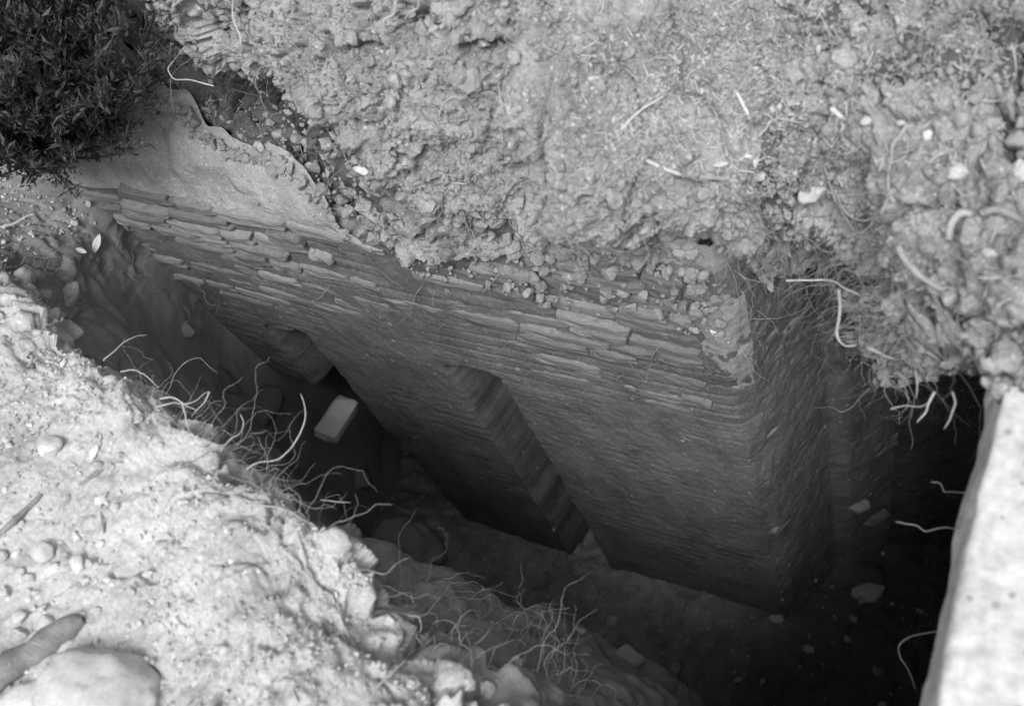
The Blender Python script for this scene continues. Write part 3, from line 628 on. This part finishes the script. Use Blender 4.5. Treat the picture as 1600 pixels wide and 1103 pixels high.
# ------------------------------------------------------------------ roots, sticks and leaves one can pick out
def smooth_path(pts, per=8):
    pts = np.array(pts); return herm(pts, [per] * (len(pts) - 1)) if len(pts) > 2 else np.linspace(pts[0], pts[1], per)
def strand(name, pix, r, label, cat='root', m='root_pale', mode='surf', grow=.0, k0=None, r1=None, sides=7, off=None, wob=.0022):
    """a root or stick through photo points; 'surf' lies on the soil, 'free' leaves it at its first point"""
    pts = []; k_prev = None
    for i, (u, v) in enumerate(pix):
        loc, nor, k = hit(u, v); rr_ = ray(u, v)
        o_ = (off if off is not None else r * .55) + (.005 if v < 560 and r < .02 else 0)
        if mode == 'surf' or (i == 0 and k0 is None):
            pts.append(loc + (nor * o_ if mode == 'surf' else 0)); k_prev = k
        else:
            kk = min((k_prev if k_prev is not None else k0) * (1 + grow), k - .004 - r); kk = max(kk, .6)
            pts.append(CAM + rr_ * kk); k_prev = kk
    if mode == 'float':
        ks = [hit(u, v)[2] for u, v in pix]; kk = np.linspace(min(ks[0], np.median(ks)), min(ks[-1], np.median(ks)), len(ks)) - r * .4
        kk = np.minimum(kk, np.array(ks) + r * .2); pts = [CAM + ray(u, v) * k_ for (u, v), k_ in zip(pix, kk)]; mode = 'surf'
    if r < .01 and cat == 'root': fr_ = .56 if pix[0][0] < 700 else .7; r, r1 = r * fr_, (r1 * fr_ * .8 if r1 is not None else None)
    p = smooth_path(pts); n = len(p)
    if wob: p = p + wob * np.stack([fbm(p, 30, 2, s_ + seedc[0]) for s_ in (1, 2, 3)], -1)
    rad = np.linspace(r, r1 if r1 is not None else r * .55, n) * (1 + .14 * fbm(p, 60 if r < .01 else 22, 2, seedc[0])); rad[-3:] *= np.array([.85, .65, .35]); rad[0] *= .8
    seedc[0] += 7
    o0 = p[0]; tm = tubes_mesh(name, [p - o0], [rad], sides)
    if r > .01:
        for vv in tm.vertices:
            c = np.array(vv.co); j = p[np.argmin(np.linalg.norm(p - o0 - c, axis=1))] - o0; vv.co = j + (c - j) * (1 + .09 * float(fbm(c, 90, 3, 5)) + .12 * float(fbm(c, 18, 2, 6)))
    o = link_obj(name, tm, m, loc=o0)
    return tag(o, label, cat)
ST = strand
ST('curled_root', [(1484, 372), (1490, 350), (1503, 336), (1520, 336), (1527, 350), (1524, 362), (1512, 366)], .0085, 'thick pale root curled like a hook, near the right edge', r1=.007, mode='float')
ST('root', [(1488, 368), (1492, 385), (1503, 398), (1516, 408), (1520, 430)], .0022, 'thin root trailing down from the curled hook root', off=.004)
ST('root', [(1405, 385), (1416, 405), (1440, 430), (1462, 447), (1480, 462), (1490, 475)], .0075, 'thick brown root sloping down the root-strewn heap', m='root_mid', mode='float', r1=.005)
ST('root', [(1311, 452), (1313, 480), (1309, 510), (1311, 530), (1323, 541), (1340, 541)], .0052, 'pale root hanging down and bent sharply to the right over the pit', mode='free', k0=1.80, r1=.003)
ST('root', [(1356, 543), (1370, 548), (1388, 560), (1405, 563), (1420, 562)], .0052, 'short pale root just right of the bent hanging root', mode='free', k0=1.72, r1=.003)
ST('root', [(1228, 437), (1270, 438), (1303, 441), (1320, 450), (1345, 462), (1375, 480), (1398, 496)], .0026, 'long thin root stretched across the mouth of the pit', mode='free', k0=1.85, grow=-.01)
ST('root', [(1289, 262), (1296, 290), (1308, 320), (1325, 345), (1340, 372)], .0030, 'dark-edged root arching down beside the triangular stone', m='root_mid', mode='float', r1=.003)
ST('root', [(1306, 302), (1316, 325), (1332, 342), (1350, 345), (1366, 340)], .0028, 'pale root curving to the right at the foot of the straight one', mode='float')
ST('root', [(1418, 195), (1404, 215), (1396, 225), (1393, 250), (1390, 285), (1383, 320), (1376, 334)], .0050, 'long smooth root standing upright out of the loose ground', m='root_mid', mode='float', r1=.0045)
ST('root', [(1398, 245), (1415, 236), (1437, 232), (1445, 236), (1444, 262)], .0018, 'thin root bent into a square corner right of the upright root', off=.005)
ST('straw', [(1448, 248), (1475, 235), (1497, 228)], .0016, 'pale straw stalk split in two near the chalky lump', 'straw', 'straw', r1=.001)
ST('stick', [(1283, 141), (1297, 157), (1305, 168)], .0055, 'short white chip of wood on the loose ground', 'stick', 'straw', r1=.005)
ST('stick', [(1305, 172), (1315, 180), (1325, 186)], .0045, 'pale broken piece just below the white chip of wood', 'stick', 'straw', r1=.0035)
ST('straw', [(969, 206), (985, 188), (1010, 168), (1030, 155), (1052, 144)], .0026, 'long straight straw lying alone on the gravelly slope', 'straw', 'straw', r1=.0018, mode='float')
ST('stick', [(1002, 246), (1025, 257), (1050, 268), (1067, 273)], .0040, 'pale stick in line with the grey stick above the wall corner', 'stick', 'straw', mode='float', r1=.003)
ST('stick', [(1075, 268), (1100, 276), (1130, 280), (1165, 287)], .0055, 'grey knotty stick lying above the wall corner', 'stick', 'root_mid', r1=.004, mode='float')
ST('stick', [(1120, 284), (1135, 298), (1160, 312), (1178, 322)], .0050, 'dark forked stick running down from the grey stick', 'stick', 'wood', r1=.003, mode='float')
ST('stick', [(1150, 145), (1160, 165), (1172, 186)], .0034, 'pale crooked twig left of the bent thin twig', 'twig', 'straw', r1=.003, mode='float')
ST('straw', [(1185, 212), (1200, 196), (1210, 187), (1235, 190), (1258, 194)], .0019, 'thin pale twig with a sharp bend on the loose ground', 'twig', 'straw', mode='float')
ST('straw', [(1512, 152), (1520, 146), (1528, 138)], .0026, 'short white stalk slanting up near the right edge', 'straw', 'straw', r1=.002)
ST('straw', [(1520, 152), (1548, 153), (1575, 155)], .0018, 'thin level stalk just right of the short white stalk', 'straw', 'straw', r1=.0015)
ST('straw', [(1505, 177), (1518, 180), (1530, 184)], .0020, 'short pale stalk above the flat pale stone', 'straw', 'straw', r1=.0018)
ST('leaf_curl', [(1163, 243), (1172, 246), (1179, 254), (1180, 263)], .0036, 'curled pale leaf above the grey stick', 'leaf', 'straw', mode='float')
ST('root', [(1402, 420), (1409, 435), (1408, 455)], .0036, 'short white root stub beside the thick brown root', off=.005)
ST('root', [(1530, 336), (1560, 330), (1600, 348)], .0080, 'thick grey root running off the right edge', m='root_mid', mode='float', r1=.008)
ST('root', [(1460, 415), (1480, 395), (1500, 375), (1530, 362), (1580, 345)], .0018, 'thin root crossing below the curled hook root', off=.006)
ST('root', [(1455, 545), (1468, 555), (1472, 565)], .0022, 'short kinked root in the crumbly heap by the slab', off=.004)
ST('root', [(1430, 578), (1433, 600), (1430, 622)], .0028, 'root tip dangling below the heap into the dark', mode='free', k0=1.6, grow=.01)
ST('root', [(1460, 612), (1450, 628), (1445, 645), (1432, 660)], .0030, 'forked root dangling below the heap left of the slab', mode='free', k0=1.58, grow=.005)
ST('root', [(1487, 612), (1493, 630), (1486, 650), (1475, 670)], .0028, 'root dangling below the heap nearest the slab', mode='free', k0=1.55, grow=.005)
ST('root', [(1392, 638), (1410, 634), (1440, 636), (1452, 628)], .0016, 'thin level root joining the dangling roots by the slab', mode='free', k0=1.6)
ST('root', [(1535, 832), (1480, 826), (1462, 827), (1445, 829), (1433, 822), (1415, 818), (1396, 816)], .0016, 'thin level root poking out from under the slab', mode='free', k0=1.62)
ST('root', [(1540, 775), (1487, 768), (1476, 768), (1470, 757), (1453, 753)], .0016, 'kinked root poking out under the slab, higher up', mode='free', k0=1.60)
ST('root', [(1500, 985), (1440, 990), (1405, 1008), (1410, 1030), (1422, 1050), (1432, 1078)], .0018, 'limp root hanging at the bottom beside the slab edge', m='root_mid', mode='free', k0=1.7)
# near rim
ST('root', [(385, 735), (408, 722), (436, 718), (455, 700), (470, 672), (478, 650), (475, 630), (470, 616)], .0032, 'long pale root rising in a curve over the dark hollow', mode='free', k0=1.80, grow=.008, r1=.0022)
ST('root', [(343, 705), (360, 685), (375, 677), (379, 662), (373, 645)], .0034, 'pale root with a crooked tip left of the long curved root', mode='free', k0=1.80, grow=.01, r1=.0026)
ST('root', [(245, 636), (270, 630), (288, 632), (306, 626), (327, 612)], .0034, 'pale root reaching up to the right from the rim tangle', mode='free', k0=1.82, grow=.008)
ST('root', [(327, 612), (318, 632), (300, 650)], .0024, 'root branch folding back from the reaching rim root', mode='free', k0=1.84)
ST('root', [(250, 622), (270, 622), (290, 632), (308, 640)], .0028, 'root crossing the reaching rim root at a knot', mode='free', k0=1.82)
ST('root', [(285, 630), (289, 645), (293, 665), (296, 675)], .0026, 'root hanging straight down from the knot at the rim', mode='free', k0=1.80)
ST('root', [(162, 563), (178, 548), (192, 536), (212, 526), (230, 523)], .0028, 'pale root arching out over the left end of the trench', mode='free', k0=1.95, grow=.01)
ST('root', [(190, 580), (212, 578), (232, 590), (248, 608)], .0022, 'root looping along the rim below the arching root', mode='free', k0=1.9)
ST('root', [(0, 424), (22, 415), (45, 406), (70, 406), (85, 397)], .0034, 'pale root crossing the corner soil below the shrub', off=.008)
ST('root', [(0, 355), (20, 350), (40, 338), (52, 335)], .0026, 'thin pale root coming out of the shrub at the left edge', mode='free', k0=1.75)
ST('root', [(138, 485), (155, 493), (178, 499)], .0020, 'little root with a knobbed tip on the dark end bank', m='root_mid', off=.004)
ST('root', [(270, 467), (283, 478), (291, 494), (290, 500)], .0022, 'short root hanging at the corner of end bank and wall', m='root_mid', off=.004)
ST('root', [(500, 780), (520, 782), (549, 786)], .0018, 'straight thin root pointing right from the rim', mode='free', k0=1.78)
ST('root', [(380, 790), (420, 790), (455, 800), (480, 815), (497, 822)], .0020, 'root running along the rim towards the perched clod', mode='free', k0=1.72)
ST('root', [(155, 1010), (185, 992), (215, 985), (240, 972), (256, 972)], .0020, 'thin pale root lying straight across the near bank above the boulder', off=.004)
ST('root', [(340, 890), (365, 882), (380, 875), (393, 868)], .0022, 'little pale root beside a hole in the near bank', off=.004)
ST('root', [(430, 1008), (455, 990), (480, 980), (510, 972), (550, 965), (568, 955)], .0026, 'pale root lying down the near slope', off=.005)
ST('root', [(465, 1098), (464, 1080), (468, 1068), (490, 1052), (510, 1035)], .0036, 'pale bent root at the bottom of the near bank', off=.006)
ST('root', [(583, 1083), (600, 1062), (618, 1045), (633, 1030)], .0034, 'straight root jutting from the near slope at the bottom', mode='free', k0=1.55, grow=.01)
ST('root', [(523, 913), (545, 895), (570, 890), (600, 897), (620, 880), (640, 870)], .0026, 'pale root crossing in front of the dark mound', mode='free', k0=1.75, grow=.02)
ST('root', [(638, 962), (655, 965), (658, 985), (650, 990), (660, 1008)], .0022, 'drooping root on the dark lower slope', mode='free', k0=1.85, m='root_mid')
# cut face
ST('root', [(621, 0), (618, 18), (600, 32), (598, 48)], .0040, 'pale forked root hanging at the top of the cut', mode='free', k0=1.72, grow=.01)
ST('root', [(655, 0), (652, 12), (638, 20), (630, 30)], .0032, 'short pale root right of the forked hanging root', mode='free', k0=1.70, grow=.01)
ST('root', [(793, 80), (794, 110), (793, 150), (788, 180), (787, 215), (787, 250)], .0020, 'long thin root hanging straight down the crease in the cut', off=.008)
ST('root', [(688, 176), (705, 160), (722, 142), (745, 125)], .0024, 'straight pale root slanting across the upper cut', off=.008)
ST('root', [(375, 72), (374, 55), (365, 30), (363, 0)], .0028, 'pale root hanging at the top left of cut', mode='free', k0=1.85)
ST('root', [(335, 135), (300, 125), (268, 121), (262, 108), (275, 88), (290, 72)], .0024, 'thin root bent round in the dark gap under the overhang', mode='free', k0=2.1)
ST('root', [(540, 228), (546, 248), (555, 262)], .0034, 'short root curving to the white wedge stone', off=.005)
ST('root', [(710, 290), (725, 280), (740, 268)], .0022, 'little root slanting in the middle of the cut', off=.005)
ST('root', [(800, 395), (786, 415), (775, 430), (768, 460)], .0016, 'thread-like root hanging over the top bricks', off=.006)
ST('root', [(662, 440), (650, 460), (645, 475), (643, 497)], .0016, 'thread-like root on the wall face between the two chases', off=.006)
ST('root', [(1128, 385), (1140, 410), (1150, 450), (1152, 500), (1150, 545)], .0020, 'thin root running down the wall corner', m='root_mid', off=.004)
# sticks on the near bank
ST('branch', [(-40, 1085), (0, 1055), (50, 1022), (100, 990), (132, 970)], .025, 'thick weathered branch lying beside the boulder', 'branch', 'wood', r1=.017, sides=20, off=.008, wob=.003)
ST('stick', [(-15, 855), (20, 815), (45, 793), (68, 772)], .0055, 'straight dark stick on the near bank at the left edge', 'stick', 'wood', r1=.004, sides=8)
ST('stick', [(108, 770), (130, 755), (163, 732)], .0035, 'thin dark stick right of the straight dark stick', 'stick', 'wood', r1=.003)
ST('stick', [(160, 788), (160, 805), (162, 833)], .0028, 'short dark upright twig above the pebble cluster', 'twig', 'wood', r1=.002)
ST('stick', [(72, 518), (85, 508), (102, 502)], .0045, 'pale splinter resting on the clod at the trench end', 'stick', 'straw', r1=.002, off=.012)
ST('stick', [(42, 558), (46, 570), (49, 580)], .0065, 'short white chip standing in the near soil', 'stick', 'straw', r1=.005, off=.01)
def leaf(u, v, ln, wd, ang, label):
    loc, nor, k = hit(u, v); s = k / F; n = 9; t = np.linspace(0, 1, n)
    pr = np.sin(t * math.pi) ** .8 * wd * s; x = (t - .5) * 2 * ln * s; z = .12 * ln * s * (2 * t - 1) ** 2
    rows_ = [np.stack([x, pr * q, z + .35 * np.abs(q) * pr], -1) for q in (-1, -.5, 0, .5, 1)]
    g = np.array(rows_); g2 = g.copy(); g2[..., 2] -= .0006
    a = np.concatenate([g, g2[::-1], g[:1]], 0)
    o = link_obj('leaf', grid_mesh('leaf', a), 'straw'); nor = nor * .4 - CF * .6; nor /= np.linalg.norm(nor)
    o.matrix_world = Matrix.Translation(Vector(loc + nor * .012)) @ frame_on(nor, ang); return tag(o, label, 'leaf')
leaf(151, 381, 17, 5.5, -72, 'pale pointed leaf caught upright below the shrub')
leaf(126, 393, 9, 4, 15, 'small pale leaf lying left of the pointed leaf')
leaf(1122, 256, 12, 4, -8, 'small pale leaf lying above the grey stick')

# ------------------------------------------------------------------ masses nobody could count: fine roots, crumbs, plant litter
def walks(starts, normals, n_len, r, down=.5, seed=1, bias=None, stick=0):
    g = np.random.default_rng(seed); paths, rads = [], []
    for p, nrm in zip(starts, normals):
        d = nrm * .7 + g.normal(0, .6, 3) + (bias if bias is not None else 0); d /= np.linalg.norm(d)
        L_ = g.integers(*n_len); st = g.uniform(.006, .012); q = [p - nrm * .005]
        for j in range(L_):
            d = d + g.normal(0, .31, 3) + np.array([0, 0, -.12 * down]) - nrm * stick; d /= np.linalg.norm(d); q.append(q[-1] + d * st)
        q = np.array(q); paths.append(q); rads.append(np.linspace(1, .35, len(q)) * r * g.uniform(.45, 1.0) * (1.7 if g.random() < .12 else 1))
    return paths, rads
def pick(u0, v0, u1, v1, n, seed, poly=None):
    g = np.random.default_rng(seed); A, B = [], []
    for _ in range(n):
        t = g.random(); s = g.normal(0, 1); u = u0 + (u1 - u0) * t; v = v0 + (v1 - v0) * t
        l, nr, k = hit(u + s * poly[0], v + s * poly[1]); A.append(l); B.append(nr)
    return A, B
def root_mass(label, sets, r=.0007):
    P_, R_ = [], []
    for (u0, v0, u1, v1, n, sp, nl_, down, bias, stk, seed) in sets:
        a, b = pick(u0, v0, u1, v1, n, seed, sp); p, q = walks(a, b, nl_, r, down, seed, bias, stk); P_ += p; R_ += q
    o = link_obj('fine_roots', tubes_mesh('fine_roots', P_, R_, 4), 'root_fine'); return tag(o, label, 'roots', kind='stuff')
inw = np.array([.35, .8, .05])
root_mass('fringe of fine pale roots along the near rim', [
    (180, 575, 330, 690, 34, (8, -6), (8, 18), .35, inw, 0, 301), (330, 690, 420, 765, 42, (10, -8), (8, 20), .35, inw, 0, 302), (420, 765, 520, 830, 30, (8, -6), (8, 18), .3, inw, 0, 303),
    (640, 900, 820, 1060, 50, (22, -16), (8, 22), .5, inw * .7, .03, 304), (800, 1000, 900, 1100, 50, (20, 10), (8, 22), .4, inw * .5, 0, 305),
    (20, 380, 120, 480, 60, (25, 15), (8, 22), .5, None, .05, 306), (600, 930, 760, 1060, 70, (25, -20), (8, 20), .8, None, .1, 307), (420, 880, 600, 1090, 50, (25, -15), (8, 18), .5, None, .12, 308)])
root_mass('tangle of fine roots in the heap beside the slab', [
    (1180, 350, 1330, 420, 160, (20, 30), (10, 28), .9, None, .10, 311), (1330, 380, 1420, 560, 170, (35, 10), (10, 28), .9, None, .10, 312), (1420, 420, 1580, 420, 110, (20, 60), (8, 22), .6, None, .12, 313),
    (1400, 600, 1510, 625, 60, (15, 10), (8, 22), 1.2, None, 0, 314), (1250, 250, 1600, 330, 130, (10, 30), (8, 24), .4, None, .14, 315), (1300, 60, 1600, 60, 80, (10, 40), (8, 22), .2, None, .14, 316)])
root_mass('fine roots hanging down the earth cut and over the wall', [
    (200, 30, 540, 290, 90, (25, -20), (8, 24), .9, None, .10, 321), (560, 300, 1120, 400, 110, (10, 20), (6, 18), 1.0, None, .10, 322), (380, 60, 900, 200, 90, (60, 60), (6, 18), .8, None, .12, 323),
    (480, 430, 1100, 520, 60, (20, 50), (6, 16), .8, None, .14, 324), (540, 620, 690, 800, 60, (12, -4), (6, 16), .8, None, .02, 325), (150, 400, 420, 520, 60, (40, 30), (6, 18), .8, None, .14, 326), (1150, 400, 1180, 560, 40, (15, 5), (6, 18), .9, None, .1, 327),
    (1470, 750, 1440, 1090, 40, (6, 0), (8, 18), .4, np.array([-.9, 0, 0]), 0, 328)], .0009)

def crumbs(name, label, pts, nor, sizes, m, seed, cat='gravel'):
    g = np.random.default_rng(seed); v0, f0 = ICO[1]; n = len(pts)
    base = []
    for i in range(10):
        b = v0 * g.uniform(.55, 1.25, (len(v0), 1)) * g.uniform(.4, 1.3, 3); base.append(b)
    base = np.array(base)
    q = g.normal(size=(n, 4)); q /= np.linalg.norm(q, axis=1, keepdims=True); a, b, c, d = q.T
    R = np.stack([np.stack([1-2*(c*c+d*d), 2*(b*c-a*d), 2*(b*d+a*c)], -1), np.stack([2*(b*c+a*d), 1-2*(b*b+d*d), 2*(c*d-a*b)], -1), np.stack([2*(b*d-a*c), 2*(c*d+a*b), 1-2*(b*b+c*c)], -1)], -2)
    v = np.einsum('nij,nkj->nki', R, base[g.integers(0, 10, n)]) * sizes[:, None, None] + (pts + nor * (sizes * .25)[:, None])[:, None]
    f = (f0[None] + (np.arange(n) * len(v0))[:, None, None]).reshape(-1, 3)
    o = link_obj(name, raw_mesh(name, v.reshape(-1, 3), f, False), m); return tag(o, label, cat, kind='stuff')
def sample(gr, nr, r0, r1, n, seed, cond):
    g = np.random.default_rng(seed); r = g.integers(r0, r1, n * 3); c = g.integers(2, gr.shape[1] - 2, n * 3)
    p, q = gr[r, c], nr[r, c]; k = cond(p, q, r, c, g); return p[k][:n], q[k][:n], g
# upper ground: many crumbs on the flat and in the heap, fewer on the cut
p, q, g = sample(S, Sn2, 60, rowid[2] + 14, 24000, 401, lambda p, q, r, c, g: (p[:, 0] > -1.0 + .35 * g.random(len(p))) & (p[:, 0] < .6) & (fbm(p, 5, 3, 9) + g.normal(0, .18, len(p)) > -.08))
sz_ = .0016 + .0038 * g.random(len(p)) ** 2.5 + .005 * g.random(len(p)) ** 12
crumbs('soil_crumbs', 'crumbs of dry earth over the upper ground', p[:15000], q[:15000], sz_[:15000], 'upper_soil', 402)
crumbs('pale_grit', 'pale grit among the crumbs of the upper ground', p[15000:18500], q[15000:18500], sz_[15000:18500] * .9, 'grit', 420)
crumbs('dark_crumbs', 'dark earth crumbs on the upper ground', p[18500:], q[18500:], sz_[18500:], 'damp_soil', 421)
p, q, g = sample(S, Sn2, rowid[2], rowid[6] - 4, 13000, 403, lambda p, q, r, c, g: (p[:, 0] > -2.2) & (p[:, 0] < .3) & (q[:, 2] > .05))
crumbs('soil_crumbs', 'crumbs of earth clinging to the cut face', p, q, .0018 + .009 * g.random(len(p)) ** 4, 'upper_soil', 404)
p, q, g = sample(Nn, nn2, 30, ri[3] + 10, 9000, 405, lambda p, q, r, c, g: (p[:, 0] < -.2) & (q[:, 2] > .2) & (fbm(p, 4, 2, 10) + g.normal(0, .3, len(p)) > -.1))
crumbs('soil_crumbs', 'grit and crumbs strewn over the near bank', p, q, .0014 + .005 * g.random(len(p)) ** 4, 'near_soil', 406)
p, q, g = sample(Fl, Fn, 5, 235, 2600, 407, lambda p, q, r, c, g: (q[:, 2] > .3) & (p[:, 1] < 1.3) & (fbm(p, 3, 2, 12) > -.1))
crumbs('soil_crumbs', 'crumbs and grit on the dark trench floor', p, q, .002 + .010 * g.random(len(p)) ** 4, 'floor_soil', 408)
g = np.random.default_rng(441); lr, lc = g.integers(2, 108, 900), g.integers(20, 228, 900)
lk = g.random(900) < .10 + .9 * sstep(.55, .95, lt[lr]) + .35 * sstep(.2, .0, lt[lr]); lr, lc = lr[lk], lc[lk]
crumbs('fallen_crumbs', 'crumbs of earth fallen on the pale mortar slope', Lg[lr, lc], Ln[lr, lc], .0012 + .005 * g.random(len(lr)) ** 3, 'upper_soil', 442, 'crumbs')
def clods(name, label, p, q, sizes, m, seed, cat):
    g = np.random.default_rng(seed); v0, f0 = ICO[2]; V = []
    base = []
    for i in range(12):
        b = v0.copy()
        for _ in range(9):
            d = g.normal(size=3); d /= np.linalg.norm(d); lim = g.uniform(.42, .82); t = b.dot(d); b = b - np.where(t > lim, t - lim, 0)[:, None] * d
        base.append(b * (1 + .12 * fbm(b + i * 3, 2.5, 3, i))[:, None] * g.uniform(.6, 1.2, 3))
    for i in range(len(p)):
        M = np.array(Matrix.Rotation(g.uniform(0, 6.28), 3, Vector(g.normal(size=3)).normalized())); V.append(base[g.integers(12)] @ M.T * sizes[i] + p[i] + q[i] * sizes[i] * .25)
    f = (f0[None] + (np.arange(len(p)) * len(v0))[:, None, None]).reshape(-1, 3)
    return tag(link_obj(name, raw_mesh(name, np.array(V).reshape(-1, 3), f, False), m), label, cat, kind='stuff')
wy, wx = np.random.default_rng(431).integers(rowid[4] + 4, rowid[6] - 2, 500), np.random.default_rng(432).integers(np.cumsum(colspans)[3], np.cumsum(colspans)[9], 500)
g = np.random.default_rng(433); clods('rubble', 'lumps of earth and broken brick along the top of wall', S[wy, wx], Sn2[wy, wx], .004 + .020 * g.random(500) ** 2.2, 'upper_soil', 434, 'rubble')
wy = g.integers(rowid[5] - 6, rowid[6] - 1, 260); wx = g.integers(np.cumsum(colspans)[3] - 12, np.cumsum(colspans)[5] - 10, 260)
clods('rubble', 'earth lumps heaped at the end of mortar slope', S[wy, wx], Sn2[wy, wx], .006 + .022 * g.random(260) ** 2, 'upper_soil', 443, 'rubble')
g = np.random.default_rng(471); lc = g.integers(30, 215, 330); lr = np.clip((108 - 18 * g.random(330) ** 2.2 - 16).astype(int), 0, 109)
clods('ledge_rubble', 'earth lumps fallen along the top of the pale mortar slope', Lg[lr, lc], Ln[lr, lc], .004 + .014 * g.random(330) ** 2, 'damp_soil', 472, 'rubble')
n_ = 420; xx = g.uniform(-1.25, -.5, n_); zz_ = -1.64 - .24 * g.random(n_) ** 1.8
clods('clinging_soil', 'lumps of soil clinging to the top brick courses', np.stack([xx, np.full(n_, .992), zz_ + CAMZ], -1), np.tile([0, -1.0, 0], (n_, 1)), .004 + .015 * g.random(n_) ** 3 * (1 - sstep(-1.75, -1.95, zz_) * .7), 'upper_soil', 473, 'soil')
p, q, g = sample(S, Sn2, 70, rowid[5], 1100, 451, lambda p, q, r, c, g: (p[:, 0] > -1.9) & (p[:, 0] < .4) & (q[:, 2] > .05) & (fbm(p, 4, 2, 15) > -.2))
clods('loose_clods', 'broken clods lying loose on the cut and upper ground', p, q, .0045 + .016 * g.random(len(p)) ** 3, 'upper_soil', 452, 'clods')
p, q, g = sample(Nn, nn2, 40, ri[3] + 12, 420, 453, lambda p, q, r, c, g: (p[:, 0] < -.3) & (q[:, 2] > .2) & (fbm(p, 4, 2, 16) > -.1))
clods('loose_clods', 'broken clods lying loose on the near bank', p, q, .004 + .013 * g.random(len(p)) ** 3, 'near_soil', 454, 'clods')
p, q, g = sample(Nn, nn2, 30, ri[3], 520, 461, lambda p, q, r, c, g: (p[:, 0] < -.5) & (q[:, 2] > .3) & (fbm(p, 3, 2, 17) + .5 * sstep(-.9, -1.3, p[:, 0]) > .15))
clods('gravel', 'pale gravel scattered through the near bank soil', p, q, .0025 + .0065 * g.random(len(p)) ** 2, 'white_stone', 462, 'gravel')
p, q, g = sample(Fl, Fn, 5, 235, 620, 455, lambda p, q, r, c, g: (p[:, 1] < 1.25) & (p[:, 1] > .3))
clods('floor_rubble', 'broken earth and stone chips on the trench floor', p, q, .005 + .026 * g.random(len(p)) ** 3.5, 'damp_soil', 456, 'rubble')
g = np.random.default_rng(457); a_ = g.integers(60, 165, 700); b_ = g.integers(12, 90, 700)
kp = g.random(700) < .15 + .85 * sstep(120, 165, a_); pp = SL[a_, b_][kp]
crumbs('slab_grit', 'grit and crumbs of earth on the concrete slab', pp, np.tile([0, 0, 1.0], (len(pp), 1)), .0012 + .0045 * g.random(len(pp)) ** 3, 'upper_soil', 458)
# short straws and twigs lying on the upper ground
p, q, g = sample(S, Sn2, 70, rowid[2] + 5, 1300, 411, lambda p, q, r, c, g: (p[:, 0] > -.95 + .5 * g.random(len(p))) & (p[:, 0] < .5) & (q[:, 2] > .3))
paths, rads = [], []
for a, b in zip(p, q):
    d = g.normal(size=3); d -= b * d.dot(b) * .85; d /= np.linalg.norm(d); L_ = g.uniform(.008, .03) * (1.6 if g.random() < .15 else 1); k = np.cross(b, d) * g.normal(0, .12)
    t = np.linspace(-.5, .5, 5)[:, None]; paths.append(a + b * .003 + d * t * L_ + k * (t * t) * L_ * 2); rads.append(np.full(5, g.uniform(.0004, .0011)))
tag(link_obj('plant_litter', tubes_mesh('plant_litter', paths, rads, 4), 'straw'), 'short straws and twig bits littering the upper ground', 'litter', kind='stuff')
print('bricks', nb)
